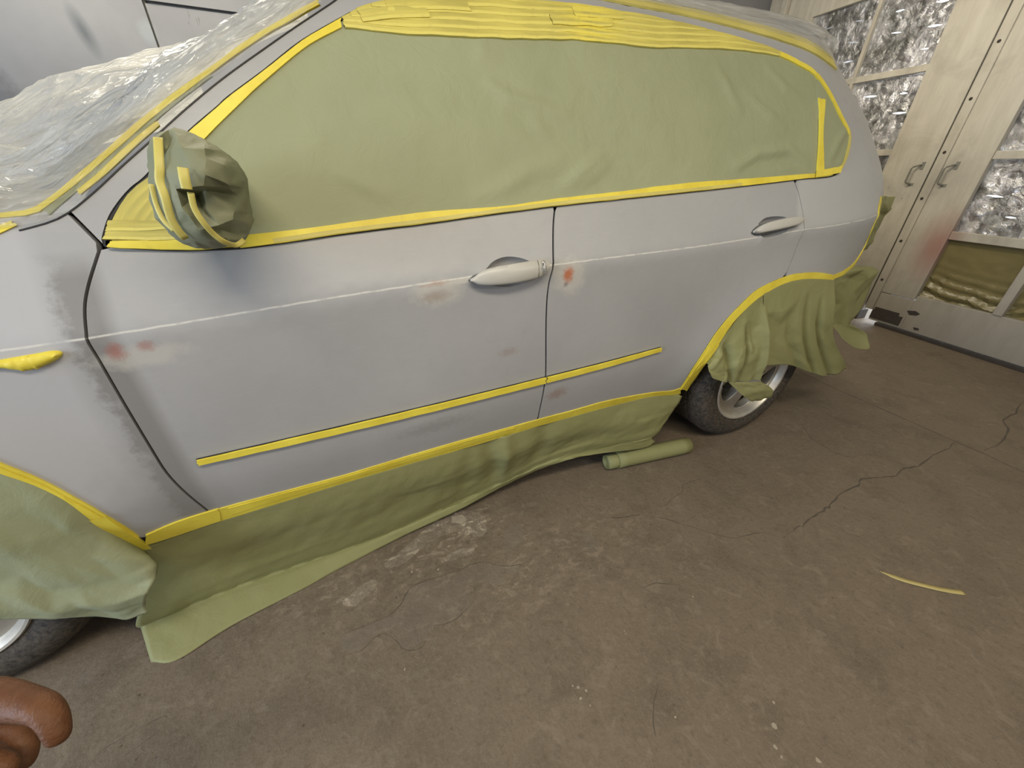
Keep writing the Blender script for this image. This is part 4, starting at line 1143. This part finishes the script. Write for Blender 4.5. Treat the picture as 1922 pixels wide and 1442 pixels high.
# tapes seen through the windscreen film
tape([(0.48,1.166),(0.539,1.176),(0.567,1.180),(0.612,1.184),(0.632,1.194),(0.679,1.226),(0.748,1.279),(0.854,1.361),(0.963,1.437),(1.055,1.501),(1.150,1.558),(1.200,1.587)],
     [(0.48,1.174),(0.540,1.184),(0.568,1.188),(0.609,1.192),(0.629,1.202),(0.6755,1.234),(0.744,1.287),(0.8495,1.369),(0.9585,1.445),(1.051,1.509),(1.146,1.566),(1.196,1.595)], 'long yellow tape along the windscreen pillar under the film', group=TG['film'], lift=.004, fold=.006)
tape([(0.690,1.215),(0.731,1.246),(0.783,1.288),(0.848,1.338)], [(0.686,1.222),(0.727,1.253),(0.779,1.295),(0.844,1.345)], 'short lower yellow tape beside the pillar edge under the film', group=TG['film'], lift=.003, fold=.005)
tape([(0.50,1.138),(0.525,1.142),(0.557,1.154),(0.586,1.167)], [(0.50,1.152),(0.53,1.156),(0.562,1.169),(0.580,1.174)], 'tape piece on the fender edge at the film corner', lift=.003, fold=.005)
tag(ribbon('masking_paper', [(0.634,1.182),(0.673,1.212),(0.744,1.267),(0.797,1.309),(0.884,1.377),(0.961,1.431)], [(0.628,1.196),(0.666,1.228),(0.740,1.281),(0.791,1.322),(0.875,1.389),(0.955,1.441)], M['paper'], lift=.0025, fold=.004),
    'narrow green paper strip showing through film beside the windscreen pillar', 'masking paper')
# roof line
tape([(1.7,1.716),(2.012,1.716),(2.152,1.714),(2.323,1.713),(2.602,1.697),(2.859,1.672),(3.062,1.634),(3.12,1.622)],
     [(1.7,1.742),(2.030,1.742),(2.171,1.741),(2.347,1.742),(2.621,1.730),(2.869,1.707),(3.070,1.672),(3.13,1.660)], 'yellow tape along the roof edge holding the roof film', 'tape_thin', lift=.006, fold=.006)

# ---- hanging papers
def facets(seed, nx, ny, amp):
    """crumpled sheet: heights at scattered points, flat triangles between them"""
    rnd = random.Random(seed); P = []; H = []
    for i in range(nx+1):
        for k in range(ny+1):
            P.append(((i+rnd.uniform(-.38, .38)*(0 < i < nx))/nx*1.02-.01, (k+rnd.uniform(-.38, .38)*(0 < k < ny))/ny*1.02-.01)); H.append(rnd.uniform(-1, 1)*amp)
    V, E, F, _, _, _ = delaunay_2d_cdt([Vector(p) for p in P], [], [], 0, 1e-7)
    T = [[(V[k].x, V[k].y, H[k]) for k in f] for f in F]
    def f(u, v):
        for a, b, c in T:
            d = (b[1]-c[1])*(a[0]-c[0])+(c[0]-b[0])*(a[1]-c[1])
            if abs(d) < 1e-9: continue
            l = ((b[1]-c[1])*(u-c[0])+(c[0]-b[0])*(v-c[1]))/d; m = ((c[1]-a[1])*(u-c[0])+(a[0]-c[0])*(v-c[1]))/d
            if l > -1e-6 and m > -1e-6 and l+m < 1+1e-6: return l*a[2]+m*b[2]+(1-l-m)*c[2]
        return 0
    return f
def pleats(lines):
    def f(u, v):
        d = 0
        for u0, u1, w, a, v0 in lines:      # from u0 at the top to u1 at the bottom
            d += a*math.exp(-((u-u0-(u1-u0)*v)/w)**2)*min(1, max(0, (v-v0)*4))
        return d
    return f
def ridge(x, y, sd): return max(0, 1-abs(noise.noise(Vector((x, y, sd))))*3.5)**1.5
def fold_noise(a, f, seed):
    return lambda u, v: a*noise.noise(Vector((u*f, v*f*.6, seed)))+a*.4*noise.noise(Vector((u*f*2.7, v*f*2.2, seed+3)))
# sill skirt
top = [on(s, z, .002) for s, z in ([(.49, .376)]+[(p[0], p[1]+.003) for p in SILL_LO[1:-1]])]+[Vector((2.467, .055, .352))]
mid = [Vector(p) for p in ((.44,.055,.29),(.60,.056,.28),(.93,.056,.28),(1.2,.056,.29),(1.5,.055,.30),(1.8,.052,.31),(2.0,.048,.32),(2.3,.045,.30),(2.452,.052,.31))]
md2 = [Vector(p) for p in ((.395,.062,.15),(.60,.078,.15),(.93,.084,.15),(1.2,.090,.16),(1.5,.095,.19),(1.8,.080,.235),(2.0,.066,.25),(2.3,.05,.22),(2.42,.056,.24))]
fld = [Vector(p) for p in ((.350,.060,.030),(.583,.093,.028),(.926,.102,.030),(1.12,.110,.035),(1.37,.125,.055),(1.6,.118,.100),(1.82,.095,.165),(2.0,.075,.18),(2.3,.055,.15),(2.38,.058,.17))]
bot = [Vector(p) for p in ((.395,-.052,.004),(.464,-.076,.003),(.590,-.029,.003),(.793,.015,.003),(.917,.046,.004),(1.149,.088,.010),(1.365,.105,.030),(1.62,.120,.075),(1.83,.090,.140),(1.98,.07,.152),(2.297,.06,.093),(2.372,.06,.112))]
_sk = facets(71, 12, 3, .006)
def skirt_d(u, v):
    d = .007*noise.noise(Vector((u*9, v*2.2, 1)))*math.sin(math.pi*min(1, v*1.1))+.002*noise.noise(Vector((u*40, v*9, 2)))*min(1, v*8)
    for c, w, a, t in ((.56, .018, .016, .5), (.585, .012, -.012, .4), (.66, .02, .014, .3), (.50, .02, .008, .2)):
        uu = u-c-(v-.5)*.10*t*2
        d += a*math.exp(-(uu/w)**2)*math.exp(-((v-.30)/.35)**2)
    return d+_sk(u, v)*min(1, v*5)
fl2 = [p+Vector((0, -.006, .028)) for p in fld]; fl3 = [p+(bot[min(i, len(bot)-1)]-p)*.15 for i, p in enumerate(fld)]
tag(loft('masking_paper', [top, mid, md2, fl2, fld, fl3, bot], 150, 50, M['fresh'], disp=skirt_d), 'long green paper skirt hanging from the door sill to the floor', 'masking paper')
# front arch paper
fa = [on(s, z, .001) for s, z in [(.05, .93), (.20, .885), (.30, .825), (.369, .756), (.396, .715), (.425, .672), (.452, .610), (.466, .525), (.476, .42), (.480, .345)]]
fa2 = [Vector(p) for p in ((-.05,-.02,.70),(.10,-.030,.68),(.22,-.035,.62),(.32,-.040,.55),(.40,-.040,.48),(.47,-.035,.42),(.516,-.030,.36),(.515,-.035,.325))]
fa3 = [Vector(p) for p in ((-.12,-.04,.50),(.06,-.05,.48),(.20,-.055,.42),(.32,-.06,.355),(.42,-.07,.30),(.485,-.075,.272))]
fa4 = [Vector(p) for p in ((-.16,-.04,.40),(.08,-.045,.375),(.20,-.04,.381),(.236,-.045,.346),(.306,-.05,.294),(.353,-.06,.243),(.398,-.075,.200),(.450,-.085,.222))]
_ff = facets(5, 6, 4, .017); _ff2 = facets(8, 11, 8, .006)
def fa_d(u, v):
    w = min(1, v*4)
    d = (_ff(u, v)+_ff2(u, v))*w
    return d+.035*max(0, u-.72)/.28*max(0, v-.40)/.60
tag(loft('masking_paper', [fa, fa2, fa3, fa4], 90, 60, M['paper'], disp=fa_d), 'crumpled green paper hanging from the front wheel arch over the wheel', 'masking paper')
# rear arch, front sheet with its curled tongue
def V3(l): return [Vector(p) for p in l]
acc = ([], [], [])
lobe = [on(s, z, .001) for s, z in ((2.495,.545),(2.535,.672),(2.60,.765),(2.66,.818),(2.705,.838))]
loft('', [lobe, V3([(2.462,-.03,.555),(2.55,-.035,.60),(2.64,-.04,.66),(2.735,-.035,.73)]), V3([(2.470,-.045,.520),(2.56,-.06,.52),(2.68,-.06,.54),(2.775,-.05,.60)]),
          V3([(2.487,-.05,.498),(2.544,-.055,.475),(2.624,-.055,.448),(2.72,-.05,.428),(2.818,-.05,.427)])], 80, 60, None,
     disp=(lambda fa_, fb_, pl_: lambda u, v: (fa_(u, v)+fb_(u, v))*min(1, v*4)+pl_(u, v))(facets(21, 5, 3, .013), facets(22, 9, 7, .005), pleats([(.30, .38, .05, .030, .1), (.68, .60, .035, .028, .15), (.95, .97, .05, -.02, .1)])), own=acc)
loft('', [V3([(2.600,-.050,.456),(2.72,-.05,.428),(2.845,-.05,.402)]), V3([(2.70,-.065,.375),(2.83,-.065,.365),(2.946,-.06,.339)]), V3([(2.79,-.060,.318),(2.88,-.055,.290),(2.965,-.055,.287)]), V3([(2.825,-.03,.300),(2.89,-.03,.276),(2.955,-.03,.290)])], 24, 18, None, disp=lambda u, v: .008*noise.noise(Vector((u*5, v*5, 31))), own=acc)
o = new_obj('masking_paper', mesh_from(acc[0], acc[1], uvs=acc[2], angle=75), M['fresh'])
tag(o, 'torn green paper with a curled tongue hanging over the rear wheel spokes', 'masking paper')
# rear arch, rear sheet with pleats
_pf = facets(41, 5, 4, .011); _pf2 = facets(43, 9, 7, .004)
_pl = pleats([(.40, .34, .06, .020, .25), (.60, .55, .040, .026, .10), (.80, .76, .036, .026, .10), (.95, .97, .07, .014, .35)])
def pleat(u, v):
    w = min(1, v*3)
    return (_pf(u, v)*(1-.5*v)+_pf2(u, v))*w+_pl(u, v)
tag(loft('masking_paper', [[on(s, z, .002) for s, z in ((2.69,.838),(2.781,.862),(2.88,.872),(2.96,.858),(3.03,.842))],
          V3([(2.725,-.035,.72),(2.85,-.035,.72),(2.98,-.035,.72),(3.11,-.04,.715),(3.215,-.045,.715)]), V3([(2.77,-.045,.60),(2.9,-.05,.59),(3.05,-.05,.57),(3.2,-.05,.56),(3.315,-.05,.55)]),
          V3([(2.819,-.05,.491),(3.011,-.055,.458),(3.194,-.06,.385),(3.40,-.06,.318),(3.63,-.05,.305)])], 100, 60, M['fresh'], disp=pleat), 'pleated green paper hanging from the rear wheel arch behind the wheel', 'masking paper')
# bumper paper and its curl
tag(loft('masking_paper', [[on(s, z, .002) for s, z in ((3.020,.846),(3.10,.846),(3.17,.855),(3.225,.872))],
          V3([(3.20,.0,.74),(3.44,.04,.77),(3.58,.07,.80),(3.73,.10,.82)]), V3([(3.28,.0,.64),(3.52,.04,.65),(3.66,.07,.68),(3.80,.10,.70)]),
          V3([(3.36,.0,.575),(3.53,.03,.555),(3.67,.05,.53),(3.80,.09,.56)])], 60, 50, M['fresh'], disp=(lambda fa_, fb_: lambda u, v: (fa_(u, v)+fb_(u, v))*min(1, v*5))(facets(51, 4, 4, .022), facets(53, 8, 7, .007))), 'crumpled green paper covering the rear bumper corner', 'masking paper')
tag(loft('masking_paper', [V3([(3.384,.02,.583),(3.45,.03,.572),(3.52,.03,.562),(3.59,.02,.552)]), V3([(3.43,.0,.545),(3.52,.02,.530),(3.63,.02,.510),(3.715,-.005,.495)]),
          V3([(3.47,-.02,.505),(3.56,-.002,.485),(3.67,-.002,.462),(3.750,-.02,.452)]), V3([(3.54,-.045,.462),(3.60,-.04,.446),(3.67,-.04,.428),(3.735,-.045,.425)]), V3([(3.59,-.055,.442),(3.63,-.055,.433),(3.67,-.055,.424),(3.70,-.055,.420)])],
         26, 26, M['fresh']), 'rounded loose tongue of paper drooping below the rear bumper corner', 'masking paper')
# tail light paper
tag(loft('masking_paper', [[on(s, z, .001) for s, z in ((3.24,.965),(3.262,1.02),(3.245,1.08),(3.262,1.13),(3.310,1.17))],
          V3([(3.72,.17,.90),(3.74,.18,.97),(3.76,.18,1.04),(3.78,.18,1.10),(3.79,.19,1.16)]), V3([(3.82,.22,.90),(3.88,.22,.98),(3.91,.23,1.04),(3.90,.23,1.10),(3.86,.23,1.16)])], 40, 36, M['fresh'],
         disp=(lambda fa_: lambda u, v: fa_(u, v)*min(1, v*4))(facets(61, 5, 5, .022))), 'small crumpled paper wrapped round the tail light', 'masking paper')

# ---- paper bag over the mirror
BAG_RIM=[(0.9193,1.3228),(0.8965,1.3169),(0.8785,1.3049),(0.8691,1.2887),(0.8605,1.2693),(0.8582,1.2557),(0.8476,1.2245),(0.8425,1.1920),(0.8491,1.1696),(0.8627,1.1478),(0.8815,1.1339),(0.9178,1.1306),(0.9387,1.1331),(0.9568,1.1368),(0.9707,1.1493),(0.9839,1.1711),(0.9869,1.1963),(0.9895,1.2139),(0.9925,1.2328),(0.9950,1.2496),(0.9919,1.2611),(0.9878,1.2740),(0.9753,1.2887),(0.9596,1.3014),(0.9477,1.3100),(0.9356,1.3169)]
BAG_IN=[(0.8993,-0.1050,1.3067),(0.8987,-0.1250,1.2851),(0.8943,-0.1350,1.2639),(0.8804,-0.1050,1.2695),(0.8710,-0.1150,1.2402),(0.8905,-0.1450,1.2205),(0.8659,-0.1150,1.2113),(0.8684,-0.1200,1.1879),(0.8862,-0.1300,1.1753),(0.9258,-0.1050,1.3138),(0.9249,-0.1350,1.2938),(0.9026,-0.1200,1.2832),(0.9051,-0.0880,1.2977),(0.9370,-0.1500,1.2929),(0.9653,-0.1520,1.2928),(0.9705,-0.1400,1.2969),(0.9066,-0.1500,1.2584),(0.9396,-0.1700,1.2644),(0.9584,-0.1780,1.2562),(1.0004,-0.1480,1.2589),(0.9664,-0.1680,1.2787),(0.9843,-0.1600,1.2705),(0.9511,-0.1740,1.2404),(0.9849,-0.1580,1.2411),(0.9345,-0.1720,1.2383),(0.9312,-0.1400,1.2022),(0.9262,-0.1150,1.2243),(0.9464,-0.1520,1.2351),(0.9794,-0.1420,1.2359),(0.9384,-0.1520,1.2061),(0.9776,-0.1380,1.2023),(0.9513,-0.1560,1.1805),(0.9716,-0.1460,1.1885),(0.9830,-0.1000,1.2226),(0.9791,-0.0980,1.1885),(1.0020,-0.1320,1.2463),(0.9483,-0.1440,1.1726),(0.9614,-0.1200,1.1620),(0.9524,-0.1380,1.1546),(0.9669,-0.1150,1.1504),(0.9154,-0.1620,1.1984),(0.9205,-0.1580,1.1740),(0.9268,-0.1440,1.1569),(0.8997,-0.1250,1.1539),(0.9116,-0.1600,1.2358),(0.9101,-0.1640,1.2094),(0.8784,-0.0900,1.2898),(0.8748,-0.1100,1.2578)]
T1=[(0.9019,-0.1130,1.3064),(0.9004,-0.1330,1.2850),(0.8969,-0.1440,1.2640),(0.8913,-0.1460,1.2469),(0.8915,-0.1520,1.2239),(0.8859,-0.1440,1.1929),(0.8873,-0.1380,1.1730),(0.8915,-0.1310,1.1586)]
T2=[(0.9338,-0.1740,1.2658),(0.9319,-0.1790,1.2506),(0.9301,-0.1790,1.2364)]
T3=[(0.9321,-0.1740,1.2318),(0.9286,-0.1700,1.2079),(0.9330,-0.1660,1.1856),(0.9394,-0.1560,1.1663),(0.9488,-0.1480,1.1528),(0.9599,-0.1260,1.1435),(0.9726,-0.1110,1.1495)]
T4=[(0.8719,-0.1210,1.2419),(0.8682,-0.1230,1.2118),(0.8707,-0.1280,1.1887),(0.8806,-0.1340,1.1728)]
def mirror_bag():
    # crumpled paper: a faceted front hung between folds, a rim, and a neck back to the door
    O = resample(spline(BAG_RIM+[BAG_RIM[0]], 3), 53)[:-1]
    pts = [tuple(p) for p in O]; hh = [-.07-.012*noise.noise(Vector((p.x*60, p.y*60, 2))) for p in O]
    for x, y, z in BAG_IN:
        if inside((x, z), pts[:52]): pts.append((x, z)); hh.append(y)
    n = 52
    V2, E, F, _, _, _ = delaunay_2d_cdt([Vector(p) for p in pts], [(i, (i+1) % n) for i in range(n)], [], 0, 1e-7)
    V = [Vector((v.x, hh[i], v.y)) for i, v in enumerate(V2)]
    T = []
    for f in F:
        c = (sum(V2[i].x for i in f)/3, sum(V2[i].y for i in f)/3)
        if inside(c, pts[:n]): T.append(tuple(f))
    c = Vector((.925, 1.225)); b = len(V)
    for k, y in ((1.0, -.045), (.97, -.01), (.86, .03), (.72, .075)):
        for p in O:
            q = c+(p-c)*k*(1+.02*noise.noise(Vector((p.x*70, p.y*70, k*9)))); V.append(Vector((q.x, y, q.y)))
    for i in range(n): T.append((i, (i+1) % n, b+(i+1) % n, b+i))
    for r in range(3):
        for i in range(n): T.append((b+r*n+i, b+r*n+(i+1) % n, b+(r+1)*n+(i+1) % n, b+(r+1)*n+i))
    o = new_obj('masking_paper', mesh_from(V, T, True, None, 180), M['bag'])
    bm = bmesh.new(); bm.from_mesh(o.data); bmesh.ops.recalc_face_normals(bm, faces=bm.faces[:])
    bmesh.ops.triangulate(bm, faces=bm.faces[:])
    # crisp creases, softly bulging faces
    bmesh.ops.subdivide_edges(bm, edges=bm.edges[:], cuts=3, use_grid_fill=True)
    for _ in range(1): bmesh.ops.smooth_vert(bm, verts=bm.verts[:], factor=.5, use_axis_x=True, use_axis_y=True, use_axis_z=True)
    for v in bm.verts:
        v.co += v.normal*(.0016*noise.noise(v.co*55)+.0010*noise.noise(v.co*140))
    bm.to_mesh(o.data); bm.free()
    for p in o.data.polygons: p.use_smooth = True
    o.data.set_sharp_from_angle(angle=math.radians(26))
    return o
M['bag'] = make_paper('creased_masking_paper', (0.205, 0.215, 0.130), (0.240, 0.250, 0.155))
tag(mirror_bag(), 'green paper bag crumpled and taped round the side mirror', 'masking paper')
def bag_tape(line, w, label):
    L = resample(spline(line, 5), 26); rows = ([], [], [])
    for i, p in enumerate(L):
        t = (L[min(i+1, 25)]-L[max(i-1, 0)]).normalized(); q = t.cross(Vector((0, -1, 0))).normalized()
        for r, f in zip(rows, (-.5, 0, .5)):
            r.append(p+q*w*f+Vector((0, -.0015*(1-abs(f)), 0)))
    tag(loft('masking_tape', list(rows), 26, 5, M['tape_thin'], thick=.0012), label, 'tape', 'tape bands round the mirror bag')
bag_tape(T1, .012, 'long curved tape band down the front edge of the mirror bag')
bag_tape(T2, .014, 'short upright tape tab in the middle of the mirror bag')
bag_tape(T3, .009, 'hooked tape band curling under the mirror bag opening')
bag_tape(T4, .007, 'thin foremost tape band on the mirror bag beside the pillar')

# ---- clear films
def film_d(a, seed, fu, fv, crumple=1.0):
    # long pulled folds running with u, crossed by a few kinks, crumpled near the low front corner
    def rid(x, y, sd): return max(0, 1-abs(noise.noise(Vector((x, y, sd))))*3.2)**2
    def f(u, v):
        w = v+.10*noise.noise(Vector((u*2, v*2, seed+20)))+.25*u*(1-v)
        d = a*.8*noise.noise(Vector((u*fu, w*fv*.6, seed)))
        d += a*.75*rid(u*fu*.7, w*fv, seed+5)+a*.45*rid(u*fu*1.3+3, w*fv*2.1, seed+6)
        d += a*.25*noise.noise(Vector((u*fu*5, w*fv*3.5, seed+2)))
        c = max(0, .38-u)/.38*max(0, 1-v)*crumple
        d += a*1.0*c*rid(u*17+v*9, v*15-u*8, seed+7)+a*.6*c*noise.noise(Vector((u*50, v*40, seed+9)))
        return d*min(1, v*5+.02)*min(1, (1-v)*12+.2)
    return f
e0 = [on(s, z, .007) for s, z in FILM_EDGE]
e1 = [Vector((p.x-.02, p.y+.060, p.z+.060)) for p in e0]
r1 = V3([(-.05,.98,1.17),(0.185,.96,1.258),(0.300,.96,1.302),(0.49,.96,1.416),(0.755,.96,1.578),(0.885,.96,1.640),(1.03,.96,1.71),(1.20,.96,1.77)])
r0 = V3([(.197,.55,1.156),(.381,.55,1.226),(.472,.55,1.260),(.622,.55,1.350),(.832,.55,1.478),(.934,.55,1.527),(1.05,.55,1.582),(1.18,.55,1.630)])
r2 = V3([(-.05,1.05,1.14),(.18,1.04,1.20),(.30,1.04,1.25),(.49,1.03,1.35),(.755,1.03,1.51),(.885,1.03,1.59),(1.03,1.03,1.66),(1.20,1.03,1.73)])
tag(loft('plastic_film', [e0, e1, r0, r1, r2], 190, 110, M['film'], disp=film_d(.019, 3, 2.4, 8), thick=0, angle=80), 'wrinkled clear plastic film taped over the windscreen along the pillar', 'plastic film')
h0 = V3([(-.60,.16,1.06),(-.2,.16,1.11),(.1,.17,1.14),(.3,.18,1.155),(.46,.10,1.165)])
h1 = V3([(-.60,.8,1.10),(-.2,.8,1.15),(.1,.8,1.18),(.3,.8,1.20),(.46,.8,1.26)])
h2 = V3([(-.30,1.25,1.16),(.0,1.25,1.30),(.15,1.25,1.36),(.366,1.25,1.46),(.58,1.25,1.53),(.75,1.25,1.58)])
h3 = V3([(-.50,1.70,1.23),(-.190,1.7,1.386),(-.064,1.7,1.447),(0.215,1.7,1.584),(0.467,1.7,1.672),(0.679,1.7,1.721)])
h4 = V3([(-.50,1.84,1.15),(-.190,1.84,1.25),(-.064,1.84,1.29),(0.215,1.84,1.36),(0.467,1.84,1.42),(0.68,1.84,1.46)])
tag(loft('plastic_film', [h0, h1, h2, h3, h4], 130, 110, M['film'], disp=film_d(.024, 13, 2.0, 9, .3), thick=0, angle=80), 'shiny clear plastic sheet draped over the hood behind the windscreen film', 'plastic film')
rf = [[on(s, min(z0, crease_z(s)+.715), .008) for s, z0 in ((1.6,1.735),(2.012,1.728),(2.323,1.726),(2.602,1.712),(2.859,1.690),(3.0,1.668),(3.09,1.650))],
      [on(s, min(crease_z(s)+.745, 1.785)-max(0, s-2.8)*.22, .010) for s in (1.6, 2.0, 2.3, 2.6, 2.86, 3.0, 3.10)],
      [Vector((s, .95, 1.83-max(0, s-2.8)*.2)) for s in (1.6, 2.0, 2.3, 2.6, 2.86, 3.0, 3.12)]]
tag(loft('plastic_film', rf, 90, 40, M['film'], disp=film_d(.006, 23, 4, 7), thick=0, angle=80), 'clear plastic film over the roof behind the roof edge tape', 'plastic film')

# ------------------------------------------------------------------ things on the floor
def paper_roll():
    # spiral of paper lying under the car, its outer turn slipped sideways
    rows = []
    ax = Vector((.478, -.060, 0)); L = ax.length; ax.normalize(); perp = Vector((-ax.y, ax.x, 0))
    base = Vector((2.115, .095, 0))
    n = 150
    for i in range(n):
        a = i/(n-1)*2*math.pi*5.3+math.pi*1.2
        r = .020+.021*i/(n-1)
        c = base+Vector((0, 0, .0425))
        slip = .0 if i < n-38 else .055*min(1, (i-(n-38))/6)
        p = c+perp*(r*math.cos(a))+Vector((0, 0, r*math.sin(a)))
        rows.append([p+ax*(slip), p+ax*(slip+.24), p+ax*(.46+slip*.2)])
    o = loft('paper_roll', [[r[k] for r in rows] for k in range(3)], n, 10, M['fresh'], thick=.0006, smooth_u=False)
    return o
tag(paper_roll(), 'loose roll of green masking paper on the floor under the car', 'paper roll')
def floor_tape():
    A = [(2.712,-0.758),(2.751,-0.816),(2.803,-0.866),(2.845,-.897),(2.886,-0.922)]
    L = resample(spline(A, 6), 30); V = []; F = []
    for i, p in enumerate(L):
        t = (L[min(i+1, 29)]-L[max(i-1, 0)]).normalized(); q = Vector((-t.y, t.x)); w = .0090*min(1, .15+i/5)
        z = .0012+.0035*math.sin(i/29*math.pi)**2
        for f, dz in ((-1, 0), (0, .001), (1, 0)): V.append((p.x+q.x*w*f, p.y+q.y*w*f, z+dz))
    F = [(i*3+k, (i+1)*3+k, (i+1)*3+k+1, i*3+k+1) for i in range(29) for k in range(2)]
    o = new_obj('tape_scrap', mesh_from(V, F), M['scrap'])
    md = o.modifiers.new('thickness', 'SOLIDIFY'); md.thickness = .0006
    return o
M['scrap'] = plain('faded_tape', (0.46, 0.375, 0.145), .6, var=.15, scale=60)
tag(floor_tape(), 'thin curved scrap of pale yellow tape lying on the concrete floor', 'tape')

# ------------------------------------------------------------------ the hand at the lower left
def hand():
    J = {'fore':(0.2971,-0.5576,0.5553), 'wrist':(0.6461,-0.6302,0.8140), 'palm':(0.7341,-0.6637,0.8546), 'mcp':(0.7913,-0.6865,0.8901), 'pip':(0.8476,-0.7247,0.9002), 'dip':(0.8537,-0.7385,0.8887), 'tip':(0.8511,-0.7424,0.8805), 'm_mcp':(0.7603,-0.6719,0.8506), 'm_pip':(0.8015,-0.7024,0.8519), 'm_dip':(0.8058,-0.7162,0.8431), 'm_tip':(0.8030,-0.7254,0.8365), 'r_mcp':(0.7318,-0.6612,0.8167), 'r_pip':(0.7594,-0.6875,0.8048), 'r_tip':(0.7629,-0.7070,0.7963), 'l_mcp':(0.7063,-0.6533,0.7904), 'l_pip':(0.7257,-0.6762,0.7781), 'l_tip':(0.7328,-0.6950,0.7735), 't_cmc':(0.7133,-0.6711,0.8479), 't_mcp':(0.7738,-0.7159,0.8607), 't_ip':(0.8154,-0.7369,0.8776), 't_tip':(0.8273,-0.7473,0.8757)}
    Rr = {'fore': .040, 'wrist': .026, 'palm': .022, 'mcp': .0165, 'pip': .0112, 'dip': .0090, 'tip': .0072, 'm_mcp': .0125, 'm_pip': .0095, 'm_dip': .0085, 'm_tip': .007,
          'r_mcp': .0125, 'r_pip': .0092, 'r_tip': .007, 'l_mcp': .011, 'l_pip': .008, 'l_tip': .0065, 't_cmc': .015, 't_mcp': .0115, 't_ip': .0095, 't_tip': .0075}
    E = [('wrist', 'fore'), ('wrist', 'palm'), ('palm', 'mcp'), ('mcp', 'pip'), ('pip', 'dip'), ('dip', 'tip'), ('palm', 'm_mcp'), ('m_mcp', 'm_pip'), ('m_pip', 'm_dip'), ('m_dip', 'm_tip'),
         ('palm', 'r_mcp'), ('r_mcp', 'r_pip'), ('r_pip', 'r_tip'), ('palm', 'l_mcp'), ('l_mcp', 'l_pip'), ('l_pip', 'l_tip'), ('wrist', 't_cmc'), ('t_cmc', 't_mcp'), ('t_mcp', 't_ip'), ('t_ip', 't_tip')]
    keys = list(J); me = bpy.data.meshes.new('hand')
    me.from_pydata([J[k] for k in keys], [(keys.index(a), keys.index(b)) for a, b in E], [])
    o = new_obj('person', me, M['skin'])
    md = o.modifiers.new('skin', 'SKIN'); md.use_smooth_shade = True
    for i, k in enumerate(keys):
        me.skin_vertices[0].data[i].radius = (Rr[k], Rr[k]); me.skin_vertices[0].data[i].use_root = k == 'wrist'
    sb = o.modifiers.new('round', 'SUBSURF'); sb.levels = 2; sb.render_levels = 2
    return o
tag(hand(), 'bare brown hand with curled fingers reaching in at the lower left', 'person')
